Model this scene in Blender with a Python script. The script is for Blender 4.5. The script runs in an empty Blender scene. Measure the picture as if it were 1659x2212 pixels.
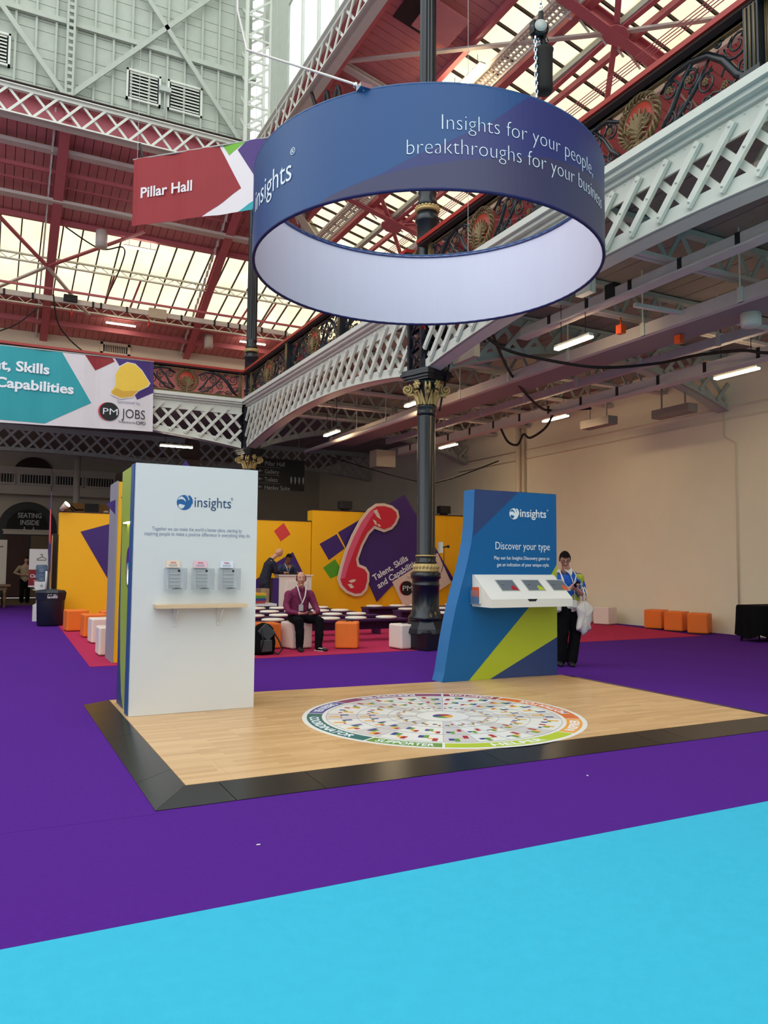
import bpy, math, random
from mathutils import Vector, Matrix
random.seed(7)
S = bpy.context.scene
COL = S.collection
V = Vector
PI = math.pi

# ------------------------------------------------------------------ camera, sky, exposure
def rgb(r, g, b):
    f = lambda c: (c/255)/12.92 if c/255 <= .04045 else (((c/255)+.055)/1.055)**2.4
    return (f(r), f(g), f(b), 1)

YAW, PITCH, ROLL, FPX = 0.470461148, 0.0693098082, 0.00823240236, 1683.168
fw = V((math.sin(YAW)*math.cos(PITCH), math.cos(YAW)*math.cos(PITCH), math.sin(PITCH)))
rt = V((math.cos(YAW), -math.sin(YAW), 0)); up = rt.cross(fw)
rt2 = math.cos(ROLL)*rt + math.sin(ROLL)*up; up2 = -math.sin(ROLL)*rt + math.cos(ROLL)*up
cd = bpy.data.cameras.new('camera'); cam = bpy.data.objects.new('camera', cd); COL.objects.link(cam)
cd.sensor_fit = 'HORIZONTAL'; cd.sensor_width = 36; cd.lens = FPX/1659*36; cd.clip_end = 300
cam.matrix_world = Matrix(((rt2.x, up2.x, -fw.x, 0), (rt2.y, up2.y, -fw.y, 0), (rt2.z, up2.z, -fw.z, 1.5), (0, 0, 0, 1)))
S.camera = cam

w = bpy.data.worlds.new('sky'); S.world = w; w.use_nodes = True
bg = w.node_tree.nodes['Background']; bg.inputs[0].default_value = (.93, .98, 1, 1); bg.inputs[1].default_value = 2.0
S.view_settings.view_transform = 'Standard'; S.view_settings.look = 'None'
S.view_settings.gamma = 1; S.view_settings.use_curve_mapping = False
S.view_settings.exposure = 0.0

# ------------------------------------------------------------------ materials
MATS = {}
def mat(name, col, rough=.6, metal=0, var=.06, scale=8, bump=0, bscale=60, emit=0, trans=0, alpha=1, spec=.5, stretch=None):
    if name in MATS: return MATS[name]
    m = bpy.data.materials.new(name); m.use_nodes = True; nt = m.node_tree; N = nt.nodes; L = nt.links
    b = N['Principled BSDF']; b.inputs['Roughness'].default_value = rough; b.inputs['Metallic'].default_value = metal
    b.inputs['Specular IOR Level'].default_value = spec
    c = rgb(*col)
    tc = N.new('ShaderNodeTexCoord'); mp = N.new('ShaderNodeMapping'); L.new(tc.outputs['Object'], mp.inputs[0])
    if stretch: mp.inputs['Scale'].default_value = stretch
    nz = N.new('ShaderNodeTexNoise'); nz.inputs['Scale'].default_value = scale; nz.inputs['Detail'].default_value = 4
    L.new(mp.outputs[0], nz.inputs['Vector'])
    mx = N.new('ShaderNodeMix'); mx.data_type = 'RGBA'
    mx.inputs['A'].default_value = tuple(x*(1-var) for x in c[:3])+(1,)
    mx.inputs['B'].default_value = tuple(min(1, x*(1+var)) for x in c[:3])+(1,)
    L.new(nz.outputs['Fac'], mx.inputs['Factor']); L.new(mx.outputs['Result'], b.inputs['Base Color'])
    if bump:
        n2 = N.new('ShaderNodeTexNoise'); n2.inputs['Scale'].default_value = bscale; L.new(mp.outputs[0], n2.inputs['Vector'])
        bp = N.new('ShaderNodeBump'); bp.inputs['Strength'].default_value = bump; bp.inputs['Distance'].default_value = .02
        L.new(n2.outputs['Fac'], bp.inputs['Height']); L.new(bp.outputs[0], b.inputs['Normal'])
    if emit:
        b.inputs['Emission Color'].default_value = c; b.inputs['Emission Strength'].default_value = emit
    if trans: b.inputs['Transmission Weight'].default_value = trans; b.inputs['IOR'].default_value = 1.2
    if alpha < 1: b.inputs['Alpha'].default_value = alpha
    MATS[name] = m; return m

M = {}
def dm(k, *a, **kw): M[k] = mat(k.replace('_', ' '), *a, **kw)
dm('carpet_purple', (87, 37, 142), .95, var=.12, scale=30, bump=.4, bscale=400, spec=.1)
dm('carpet_cyan', (64, 186, 218), .95, var=.06, scale=12, bump=.3, bscale=400, spec=.1)
dm('carpet_pink', (190, 52, 92), .95, var=.08, scale=30, bump=.4, bscale=400, spec=.1)
dm('wood_floor', (110, 92, 64), .6, var=.2, scale=4)
dm('white_panel', (224, 226, 224), .45, var=.015)
dm('white_gloss', (235, 232, 224), .3, var=.02)
dm('white_steel', (214, 216, 204), .5, var=.07, scale=5)
dm('grey_steel', (176, 182, 174), .55, var=.1, scale=4)
dm('lilac_steel', (206, 196, 190), .55, var=.12, scale=4)
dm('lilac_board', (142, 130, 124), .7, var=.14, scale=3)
dm('wall_cream', (230, 216, 192), .8, var=.05, scale=2)
dm('wall_dim', (200, 194, 180), .85, var=.1, scale=1.5)
dm('red_board', (206, 128, 130), .6, var=.14, scale=3)
dm('red_steel', (188, 98, 108), .5, var=.1, scale=4)
dm('rail_red', (164, 38, 26), .35, var=.06)
dm('grey_board', (176, 182, 168), .7, var=.1, scale=4)
dm('gap_dark', (60, 44, 42), .9)
dm('iron_dark', (16, 25, 31), .32, var=.2, scale=12, spec=.6)
dm('iron_blue', (14, 22, 34), .28, var=.2, scale=10, spec=.6)
dm('gold', (196, 172, 112), .45, metal=.3, var=.25, scale=25)
dm('old_gold', (120, 100, 66), .5, metal=.3, var=.3, scale=20)
dm('medallion_red', (170, 58, 40), .5)
dm('black', (16, 16, 18), .6, var=.1)
dm('black_gloss', (14, 14, 16), .2)
dm('black_fabric', (20, 20, 23), .95, var=.3, scale=40, spec=.1)
dm('ramp_black', (20, 22, 21), .24, var=.25, scale=2)
dm('ring_blue', (22, 74, 128), .42, var=.02); dm('ring_indigo', (46, 54, 112), .42, var=.02); dm('ring_violet', (60, 58, 92), .42, var=.02)
dm('ring_edge', (16, 20, 84), .6)
dm('ring_inner', (222, 220, 236), .8, var=.03, scale=2, stretch=(3, 3, .3), bump=.15, bscale=3)
dm('letter_white', (238, 244, 248), .6, var=.01)
dm('letter_navy', (40, 72, 112), .6, var=.01)
dm('letter_grey', (150, 158, 180), .6, var=.01)
dm('stand_blue', (0, 96, 158), .45, var=.03); dm('stand_side_blue', (36, 118, 182), .45, var=.03)
dm('stand_navy', (46, 66, 118), .45, var=.03); dm('stand_green', (176, 190, 44), .45, var=.03); dm('side_green', (160, 184, 62), .45, var=.03)
dm('side_navy', (34, 82, 138), .45)
dm('logo_blue', (14, 96, 158), .5, var=.01)
dm('shelf_wood', (222, 194, 156), .5, var=.12, scale=3, stretch=(.3, 6, 6))
dm('acrylic', (225, 232, 238), .08, trans=.85, alpha=.4)
dm('clear', (235, 242, 246), .05, trans=.95, alpha=.25)
dm('chrome', (215, 218, 222), .12, metal=1)
dm('yellow', (255, 188, 0), .5, var=.02); dm('yellow_grey', (150, 148, 158), .6)
dm('purple_print', (62, 32, 112), .5, var=.03); dm('red_print', (206, 40, 54), .5); dm('coral_print', (222, 64, 62), .5); dm('green_print', (88, 160, 30), .5)
dm('phone_red', (212, 32, 58), .4, var=.06, scale=3); dm('phone_pink', (228, 96, 130), .4); dm('offwhite', (232, 212, 196), .6)
dm('banner_teal', (36, 158, 166), .6, var=.04, scale=3); dm('banner_white', (224, 218, 220), .6, var=.03, scale=3)
dm('banner_red', (144, 25, 34), .6, var=.08, scale=2); dm('banner_green', (110, 176, 50), .6)
dm('hat_yellow', (240, 200, 60), .4, var=.06); dm('hat_shade', (214, 166, 40), .4)
dm('orange_vinyl', (246, 124, 34), .5, var=.04, bump=.2, bscale=120); dm('white_vinyl', (240, 228, 216), .4, var=.03)
dm('bench_purple', (58, 24, 78), .4, var=.08); dm('cushion', (244, 236, 220), .6, var=.03)
dm('skin', (206, 150, 124), .5, var=.06, scale=14); dm('skin_dark', (134, 88, 62), .5, var=.06, scale=14)
dm('shirt_plum', (122, 36, 78), .85, var=.12, scale=30); dm('shirt_blue', (22, 96, 200), .8, var=.08)
dm('suit_navy', (26, 28, 44), .85, var=.12, scale=20); dm('suit_blue', (40, 52, 84), .85, var=.12, scale=20); dm('shirt_cream', (176, 160, 130), .85)
dm('hair_dark', (26, 19, 16), .9, spec=.1, var=.3, scale=60); dm('hair_brown', (46, 34, 28), .9, spec=.1, var=.3, scale=60)
dm('cotton', (230, 222, 212), .9, var=.06, scale=10, bump=.3, bscale=12)
dm('sign_black', (30, 30, 30), .5); dm('sign_text', (190, 190, 190), .6)
dm('arch_black', (14, 14, 14), .7); dm('door_brown', (62, 30, 18), .6, var=.2); dm('table_wood', (116, 86, 54), .5, var=.2)
dm('poster_grey', (186, 180, 164), .6); dm('poster_line', (60, 56, 52), .7)
dm('bottle_blue', (120, 160, 190), .1, trans=.6, alpha=.7)
dm('screen_grey', (110, 116, 124), .15); dm('leaf_orange', (210, 90, 40), .5)
dm('orange_plastic', (230, 84, 30), .4); dm('red_plastic', (190, 40, 34), .4)
dm('crate_yellow', (128, 88, 18), .6, var=.15); dm('beige_box', (196, 180, 160), .6)
dm('tube_light', (255, 226, 178), .5, emit=75); dm('tube_white', (255, 240, 214), .5, emit=42); dm('spot_light', (255, 240, 200), .5, emit=6)
dm('grey_mesh', (150, 132, 134), .7, var=.3, scale=90)
dm('hoist_black', (24, 24, 20), .8)
WH = ['#8a3a6b', '#3f3f96', '#1d6e6c', '#6a9a3c', '#b8cc28', '#f0a53a', '#df6f2d', '#9c2a34']
for i, hx in enumerate(WH): dm('wheel_%d' % i, tuple(int(hx[j:j+2], 16) for j in (1, 3, 5)), .4, var=.02)
dm('wheel_white', (238, 238, 232), .35, var=.01); dm('wheel_grey', (216, 212, 208), .35, var=.01); dm('wheel_line', (150, 150, 150), .5)
dm('bar_red', (176, 38, 44), .4); dm('bar_yellow', (240, 176, 60), .4); dm('bar_green', (104, 156, 56), .4); dm('bar_blue', (50, 60, 140), .4)

# skylight glass: milky pane that lets daylight through
g = bpy.data.materials.new('milky skylight glass'); g.use_nodes = True; nt = g.node_tree; N = nt.nodes; L = nt.links
N.remove(N['Principled BSDF']); tr = N.new('ShaderNodeBsdfTranslucent'); tc = N.new('ShaderNodeTexCoord'); nz = N.new('ShaderNodeTexNoise')
nz.inputs['Scale'].default_value = .8; nz.inputs['Detail'].default_value = 5; L.new(tc.outputs['Object'], nz.inputs['Vector'])
mx = N.new('ShaderNodeMix'); mx.data_type = 'RGBA'; mx.inputs['A'].default_value = (.86, .76, .58, 1); mx.inputs['B'].default_value = (1, .96, .82, 1)
L.new(nz.outputs['Fac'], mx.inputs['Factor']); L.new(mx.outputs['Result'], tr.inputs['Color'])
L.new(tr.outputs[0], N['Material Output'].inputs['Surface']); M['glass'] = g
g2_ = g.copy(); g2_.name = 'clear skylight glass'; M['glass_clear'] = g2_
for n_ in g2_.node_tree.nodes:
    if n_.type == 'MIX': n_.inputs['A'].default_value = (.93, 1, .98, 1); n_.inputs['B'].default_value = (1, 1, 1, 1)

def brickmat(name, col, bw, bh, rough=.8, bump=.25, rot=None):
    m = mat(name, col, rough, var=.05, scale=1.2); nt = m.node_tree; N = nt.nodes; L = nt.links
    tc = [n for n in N if n.type == 'TEX_COORD'][0]; mp = N.new('ShaderNodeMapping'); L.new(tc.outputs['Object'], mp.inputs[0])
    if rot: mp.inputs['Rotation'].default_value = rot
    br = N.new('ShaderNodeTexBrick'); br.inputs['Scale'].default_value = 1; br.inputs['Brick Width'].default_value = bw
    br.inputs['Row Height'].default_value = bh; br.inputs['Mortar Size'].default_value = .008
    L.new(mp.outputs[0], br.inputs['Vector']); bp = N.new('ShaderNodeBump'); bp.inputs['Strength'].default_value = bump
    bp.inputs['Distance'].default_value = .01; bp.invert = True; L.new(br.outputs['Fac'], bp.inputs['Height'])
    L.new(bp.outputs[0], N['Principled BSDF'].inputs['Normal']); return m
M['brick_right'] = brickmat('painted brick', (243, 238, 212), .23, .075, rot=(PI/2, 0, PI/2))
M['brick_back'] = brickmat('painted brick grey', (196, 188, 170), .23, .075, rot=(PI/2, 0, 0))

# laminate boards: three thin strips across each board, staggered
m = mat('beech laminate', (222, 182, 130), .32, var=.05, spec=.5); nt = m.node_tree; N = nt.nodes; L = nt.links
tc = [n for n in N if n.type == 'TEX_COORD'][0]; br = N.new('ShaderNodeTexBrick'); L.new(tc.outputs['Object'], br.inputs['Vector'])
br.inputs['Scale'].default_value = 1; br.inputs['Brick Width'].default_value = .46; br.inputs['Row Height'].default_value = .064; br.inputs['Mortar Size'].default_value = 0
br.offset = .37; br.inputs['Color1'].default_value = rgb(228, 190, 138); br.inputs['Color2'].default_value = rgb(184, 140, 90)
mp = N.new('ShaderNodeMapping'); mp.inputs['Scale'].default_value = (1.2, 26, 1); L.new(tc.outputs['Object'], mp.inputs[0])
nz = N.new('ShaderNodeTexNoise'); nz.inputs['Scale'].default_value = 2; nz.inputs['Detail'].default_value = 5; L.new(mp.outputs[0], nz.inputs['Vector'])
mx = N.new('ShaderNodeMix'); mx.data_type = 'RGBA'; mx.inputs['A'].default_value = rgb(216, 174, 122); L.new(br.outputs['Color'], mx.inputs['B']); L.new(nz.outputs['Fac'], mx.inputs['Factor'])
L.new(mx.outputs['Result'], N['Principled BSDF'].inputs['Base Color']); M['laminate'] = m

# ------------------------------------------------------------------ mesh helpers
ORG = {}
class MB:
    def __init__(s): s.v = []; s.f = []; s.m = []; s.sm = []
    def add(s, vs, fs, m=0, sm=False):
        n = len(s.v); s.v += [tuple(v) for v in vs]; s.f += [tuple(i+n for i in f) for f in fs]; s.m += [m]*len(fs); s.sm += [sm]*len(fs); return s
    def box(s, c, d, m=0, rz=0):
        x, y, z = d[0]/2, d[1]/2, d[2]/2; vs = [V((a*x, b*y, e*z)) for a in (-1, 1) for b in (-1, 1) for e in (-1, 1)]
        R = Matrix.Rotation(rz, 3, 'Z'); vs = [R @ v + V(c) for v in vs]
        return s.add(vs, [(0, 1, 3, 2), (4, 6, 7, 5), (0, 4, 5, 1), (2, 3, 7, 6), (0, 2, 6, 4), (1, 5, 7, 3)], m)
    def bx(s, a, b, m=0):
        return s.box([(a[i]+b[i])/2 for i in range(3)], [abs(b[i]-a[i]) for i in range(3)], m)
    def bar(s, a, b, w, h, upv=(0, 0, 1), m=0):
        a, b = V(a), V(b); d = (b-a).normalized(); sd = d.cross(V(upv))
        if sd.length < 1e-4: sd = d.cross(V((1, 0, 0)))
        sd.normalize(); u = sd.cross(d); sd *= w/2; u *= h/2
        vs = [p+i*sd+j*u for p in (a, b) for i in (-1, 1) for j in (-1, 1)]
        return s.add(vs, [(0, 1, 3, 2), (4, 6, 7, 5), (0, 4, 5, 1), (2, 3, 7, 6), (0, 2, 6, 4), (1, 5, 7, 3)], m)
    def tube(s, pts, r, n=6, m=0, closed=False, cap=True, flat=1):
        pts = [V(p) for p in pts]; k = len(pts); rr = r if isinstance(r, (list, tuple)) else [r]*k; vs = []; prev = None
        for i, p in enumerate(pts):
            if closed: t = pts[(i+1) % k]-pts[i-1]
            else: t = pts[min(i+1, k-1)]-pts[max(i-1, 0)]
            t.normalize()
            if prev is None:
                a = V((0, 0, 1)) if abs(t.z) < .9 else V((1, 0, 0)); u = a.cross(t).normalized()
            else: u = (prev-t*prev.dot(t)); u = u.normalized() if u.length > 1e-5 else prev
            prev = u; w2 = t.cross(u)
            for j in range(n): a = 2*PI*j/n; vs.append(p+rr[i]*(math.cos(a)*u+flat*math.sin(a)*w2))
        fs = []; e = k if closed else k-1
        for i in range(e):
            for j in range(n): a, b = i*n, ((i+1) % k)*n; j2 = (j+1) % n; fs.append((a+j, a+j2, b+j2, b+j))
        if cap and not closed: fs += [tuple(range(n))[::-1], tuple((k-1)*n+j for j in range(n))]
        return s.add(vs, fs, m, n > 5)
    def lathe(s, prof, c=(0, 0, 0), n=24, m=0, sm=True, ang0=0, flute=0):
        vs = []; k = len(prof)
        for (r, z) in prof:
            for j in range(n):
                a = 2*PI*j/n+ang0; q = r*(1-(flute if j % 2 else 0)); vs.append((c[0]+q*math.cos(a), c[1]+q*math.sin(a), c[2]+z))
        fs = [(i*n+j, i*n+(j+1) % n, (i+1)*n+(j+1) % n, (i+1)*n+j) for i in range(k-1) for j in range(n)]
        if prof[0][0] > 1e-4: fs.append(tuple(range(n))[::-1])
        if prof[-1][0] > 1e-4: fs.append(tuple((k-1)*n+j for j in range(n)))
        return s.add(vs, fs, m, sm)
    def prism(s, poly, o, u, v, t, m=0):
        o, u, v = V(o), V(u), V(v); nn = u.cross(v).normalized()
        A = sum(poly[i][0]*poly[(i+1) % len(poly)][1]-poly[(i+1) % len(poly)][0]*poly[i][1] for i in range(len(poly)))
        if A < 0: poly = poly[::-1]
        k = len(poly); b = [o+x*u+y*v for x, y in poly]; vs = b+[p+nn*t for p in b]
        fs = [tuple(range(k))[::-1], tuple(range(k, 2*k))]+[(i, (i+1) % k, (i+1) % k+k, i+k) for i in range(k)]
        return s.add(vs, fs, m)
    def ball(s, c, r, m=0, n=12, R=None):
        r = (r, r, r) if not isinstance(r, (tuple, list)) else r; vs = []; k = n//2
        for i in range(k+1):
            th = PI*i/k
            for j in range(n):
                a = 2*PI*j/n; p = V((r[0]*math.sin(th)*math.cos(a), r[1]*math.sin(th)*math.sin(a), r[2]*math.cos(th)))
                if R: p = R @ p
                vs.append(p+V(c))
        fs = [(i*n+j, (i+1)*n+j, (i+1)*n+(j+1) % n, i*n+(j+1) % n) for i in range(k) for j in range(n)]
        return s.add(vs, fs, m, True)
    def mesh(s, name, mats, o=(0, 0, 0)):
        me = bpy.data.meshes.new(name); o = V(o)
        me.from_pydata([tuple(V(v)-o) for v in s.v], [], s.f)
        for mm in (mats if isinstance(mats, (list, tuple)) else [mats]): me.materials.append(M[mm] if isinstance(mm, str) else mm)
        me.polygons.foreach_set('material_index', s.m); me.polygons.foreach_set('use_smooth', s.sm); me.update(); return me
    def build(s, name, mats, parent=None, loc=None, bevel=0):
        if parent is not None: o = ORG[parent.name]
        else: o = V(loc) if loc is not None else V((0, 0, 0))
        ob = bpy.data.objects.new(name, s.mesh(name, mats, o)); COL.objects.link(ob)
        if parent is not None: ob.parent = parent
        else: ob.location = o
        ORG[ob.name] = o
        if bevel:
            md = ob.modifiers.new('bevel', 'BEVEL'); md.width = bevel; md.segments = 3; md.limit_method = 'ANGLE'
            for p in ob.data.polygons: p.use_smooth = True
            md.harden_normals = True
        return ob

def thing(name, label, cat, loc=(0, 0, 0), group=None):
    o = bpy.data.objects.new(name, None); COL.objects.link(o); o.location = loc; o.empty_display_size = .2
    ORG[o.name] = V(loc); return tag(o, label, cat, group)
def tag(o, label, cat, group=None, kind=None):
    o['label'] = label; o['category'] = cat
    if group: o['group'] = group
    if kind: o['kind'] = kind
    return o
def struct(o): o['kind'] = 'structure'; return o
def dup(src, loc, rz=0, label=None, group=None):
    def cp(o, par):
        c = o.copy(); COL.objects.link(c); c.parent = par; ORG[c.name] = V(loc)
        for ch in [x for x in KIDS.get(o.name, [])]: cp(ch, c)
        return c
    r = cp(src, None); r.location = loc; r.rotation_euler = (0, 0, rz)
    if label: r['label'] = label
    if group: r['group'] = group
    return r
KIDS = {}
def kids():
    KIDS.clear()
    for o in bpy.data.objects:
        if o.parent: KIDS.setdefault(o.parent.name, []).append(o)

def text(parent, body, size, o, u, v, m, width=None, align='LEFT', off=0, t=.002, warp=None, name='lettering', gap=1.0, loc=None, height=None, linegap=1):
    cu = bpy.data.curves.new('tmp', 'FONT'); cu.body = body; cu.size = size; cu.align_x = align; cu.offset = off*size; cu.extrude = t/2
    cu.resolution_u = 3; cu.space_character = gap; cu.space_line = linegap
    ob = bpy.data.objects.new('tmp', cu); COL.objects.link(ob); dg = bpy.context.evaluated_depsgraph_get(); dg.update()
    me = bpy.data.meshes.new_from_object(ob.evaluated_get(dg)); bpy.data.objects.remove(ob)
    xs = [q.co.x for q in me.vertices]; k = 1
    if width and xs: k = width/(max(xs)-min(xs))
    u, v, o = V(u), V(v), V(o); nn = u.cross(v)
    org = ORG[parent.name] if parent is not None else V(loc or o)
    for q in me.vertices:
        p = warp(q.co.x*k, q.co.y, q.co.z) if warp else o+u*(q.co.x*k)+v*q.co.y+nn*(q.co.z+t/2)
        q.co = p-org
    me.materials.clear(); me.materials.append(M[m])
    r = bpy.data.objects.new(name, me); COL.objects.link(r)
    if parent is not None: r.parent = parent
    else: r.location = org
    ORG[r.name] = org; return r

def clip(poly, f):
    out = []
    for i in range(len(poly)):
        a, b = poly[i], poly[(i+1) % len(poly)]; fa, fb = f(a), f(b)
        if fa >= 0: out.append(a)
        if (fa >= 0) != (fb >= 0): t = fa/(fa-fb); out.append((a[0]+(b[0]-a[0])*t, a[1]+(b[1]-a[1])*t))
    return out
def circle(cx, cy, r, n=40, a0=0, a1=2*PI): return [(cx+r*math.cos(a0+(a1-a0)*i/n), cy+r*math.sin(a0+(a1-a0)*i/n)) for i in range(n+(a1-a0 < 6.2))]
X3, Y3, Z3 = V((1, 0, 0)), V((0, 1, 0)), V((0, 0, 1))
CX, CY, CY2 = 7.22, 12.48, 23.55     # the gallery column lines
# ------------------------------------------------------------------ building shell
XW, YB = 15.3, 37.5
fl = MB().bx((-15, -13, -.2), (XW, YB, -.012)).build('floor', 'wood_floor'); struct(fl)
def carpet(label, pts, m, z0=-.012, z1=0.0):
    o = MB().prism(pts, (0, 0, z0), X3, Y3, z1-z0).build('carpet', m, loc=(pts[0][0], pts[0][1], 0)); return tag(o, label, 'carpet')
carpet('bright cyan carpet filling the foreground', [(-15, -13), (XW, -13), (XW, 3.48), (-15, 3.46)], 'carpet_cyan')
c = carpet('deep purple carpet around the wooden stand and along the aisles', [(-15, 3.462), (XW, 3.482), (XW, 30.9), (-15, 30.9)], 'carpet_purple')
MB().bar((-15, 5.2, .0002), (1.1, 4.9, .0002), .01, .002).build('seam', 'carpet_purple', c)
carpet('pink carpet under the seating area of the yellow stage', [(1.4, 12.15), (14.3, 12.4), (15.0, 16.3), (15.0, 21.1), (1.62, 21.1)], 'carpet_pink', -.001, .006)

wr = struct(MB().bx((XW, -13, 0), (XW+.3, YB+.3, 15)).build('wall_right', 'brick_right'))
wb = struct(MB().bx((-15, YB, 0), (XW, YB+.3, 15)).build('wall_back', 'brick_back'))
MB().bx((-15, 36.7, 10.85), (XW, YB-.001, 11.56)).build('upper_plaster', 'wall_cream', wb); MB().bx((-15, YB-.03, 6.72), (XW, YB-.001, 10.84)).build('dado_boarding', 'red_board', wb)
MB().bx((XW-.03, -13, 6.72), (XW-.001, YB-.04, 13)).build('dado_boarding', 'red_board', wr)
wl = struct(MB().bx((-15.3, -13, 0), (-15, YB+.3, 10)).build('wall_left', 'wall_cream'))  # unseen; top kept low so sky light enters from the side
wf = struct(MB().bx((-15, -13.3, 0), (XW+.3, -13, 5)).build('wall_front', 'wall_cream'))  # unseen; kept lower still so sky light reaches surfaces facing the camera
# pipes on the right wall
p = thing('wall_pipe', 'fat cream drain pipe rising up the right wall behind the blue panel', 'pipe', (15.2, 20.3, 0))
MB().tube([(15.18, 20.3, 0), (15.18, 20.3, 6.4)], .1, 10).build('pipe', 'wall_cream', p); MB().tube([(15.2, 20.08, 0), (15.2, 20.08, 6.4)], .05, 8).build('pipe', 'wall_cream', p)
p = MB().tube([(15.27, 12.2, .3), (15.27, 12.2, 4.4), (15.27, 12.5, 4.6), (15.27, 12.5, 5.6)], .018, 6).build('wall_conduit', 'wall_cream', loc=(15.27, 12.2, 0))
tag(p, 'thin vertical conduit on the right wall with a loose end at the floor', 'conduit')
p = MB().tube([(15.27, 24, 5.25), (15.27, 9, 5.25)], .02, 6).tube([(15.27, 24, 4.95), (15.27, 9, 5.0)], .02, 6).build('wall_conduit', 'wall_cream', loc=(15.27, 16, 5))
tag(p, 'pair of long horizontal conduits high on the right wall', 'conduit')

# ------------------------------------------------------------------ gallery: right (over X 7..15.3) and back (over Y 23.4..37.5)
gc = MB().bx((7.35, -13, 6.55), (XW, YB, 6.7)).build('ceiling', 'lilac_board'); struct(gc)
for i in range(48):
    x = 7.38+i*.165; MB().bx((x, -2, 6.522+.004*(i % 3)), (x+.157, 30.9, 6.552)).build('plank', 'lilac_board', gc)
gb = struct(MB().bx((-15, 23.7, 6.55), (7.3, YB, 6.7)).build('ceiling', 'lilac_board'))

def arch(t, L): return 5.55-.45*((t-L/2)/(L/2))**2
GL = 10.5
def girder(name, label, mm, ztop=6.45, lower=.19, side=1, light=False, group=None, L=GL, loc=(0, 0, 0), af=arch, chord=.3, sp=.45, cornice=True):
    """lattice girder along local x, its face towards local -y"""
    r = thing(name, label, 'girder', loc, group); o = V(loc)
    P = lambda x, y, z: V((o.x+x, o.y+y, o.z+z))
    b = MB(); b.bx(P(0, 0, ztop-chord), P(L, .03, ztop)); b.bx(P(0, -.05, ztop-.06), P(L, .3, ztop)); b.build('top_chord', mm, r)
    if cornice:
        b = MB(); b.bx(P(0, -.14, ztop), P(L, .3, ztop+.06)); b.bx(P(0, -.2, ztop+.06), P(L, .3, ztop+.16)); b.build('cornice', mm, r)
    b = MB(); n = 28
    lo = [(L*i/n, af(L*i/n, L)) for i in range(n+1)]; hi = [(x, z+lower) for x, z in lo]
    for i in range(n):
        b.prism([lo[i], lo[i+1], hi[i+1], hi[i]], P(0, .03, 0), X3, Z3, .03)
        b.prism([lo[i], lo[i+1], (lo[i+1][0], lo[i+1][1]+.02), (lo[i][0], lo[i][1]+.02)], P(0, .3, 0), X3, Z3, .33)
    b.build('bottom_chord', mm, r)
    k = int(L/sp); rv = MB()
    for i in range(-2, k+3):
        for d in (1, -1):
            x0 = i*sp+.2; zb = af(min(max(x0, 0), L), L)+lower*.45; zt = ztop-chord*.45; x1 = x0+d*(zt-zb)*.92
            if x0 < -.9 or x0 > L+.9: continue
            a, c = (x0, zb), (x1, zt)
            ok = True; pts = [a, c]
            for lim, sg in ((.02, 1), (L-.02, -1)):
                fa, fc = sg*(pts[0][0]-lim), sg*(pts[1][0]-lim)
                if fa < 0 and fc < 0: ok = False; break
                if fa < 0 or fc < 0:
                    t = fa/(fa-fc); q = (pts[0][0]+(pts[1][0]-pts[0][0])*t, pts[0][1]+(pts[1][1]-pts[0][1])*t)
                    pts = [q, pts[1]] if fa < 0 else [pts[0], q]
            if not ok or math.dist(*pts) < .12: continue
            y = -.035 if d > 0 else .05
            b = MB(); b.bar(P(pts[0][0], y, pts[0][1]), P(pts[1][0], y, pts[1][1]), .085, .03 if d < 0 else .05, (0, 1, 0))
            b.build('lattice_bar', mm, r)
            if d > 0:
                for q in (.06, .5, .94): rv.ball(P(pts[0][0]+(pts[1][0]-pts[0][0])*q, y-.03, pts[0][1]+(pts[1][1]-pts[0][1])*q), .018, n=6)
    for i in range(int(L/.16)): rv.ball(P(i*.16+.08, -.003, ztop-.1), .014, n=6)
    if not light: q = rv.build('rivet', mm, r); q['kind'] = 'stuff'
    return r
# the two visible right-hand spans (rotated so that local x runs along +Y, the face towards -X)
g1 = girder('gallery_girder', 'white riveted lattice girder of the right gallery behind the near column', 'white_steel', group=None)
g1.rotation_euler = (0, 0, -PI/2); g1.location = (7.03, CY2-.3, 0)
kids()
g2 = dup(g1, (7.03, CY-.28, 0), -PI/2, 'white riveted lattice girder of the right gallery coming forward over the stand')
g3 = dup(g1, (CX-.33-GL, CY2-.2, 0), 0, 'white arched lattice girder of the back gallery behind the hanging talent banner')
# transverse arched trusses under the right gallery at the column lines
def tarch(t, L): return 5.92-.75*((t-L/2)/(L/2))**2
for y, nm in ((CY, 'grey arched lattice truss from the near column to the right wall'), (CY2, 'grey arched lattice truss from the far column to the right wall')):
    girder('gallery_truss', nm, 'grey_steel', loc=(CX+.3, y-.1, 0), L=7.75, af=tarch, lower=.16, sp=.55, light=True, cornice=False, chord=.2, ztop=6.5)
def barch(t, L): return 5.6-.3*((t-L/2)/(L/2))**2
girder('gallery_truss', 'dark arched lattice truss below the back gallery in front of the vents', 'grey_steel', loc=(CX-.3-GL, 31.3, 0), L=GL, af=barch, sp=.5, light=True, cornice=False, chord=.2, ztop=6.56, lower=.14)
girder('gallery_truss', 'dark arched lattice truss under the back gallery left of the wall sign', 'grey_steel', loc=(CX+.3, 31.3, 0), L=7.7, af=barch, sp=.5, light=True, cornice=False, chord=.2, ztop=6.56, lower=.14)
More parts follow.
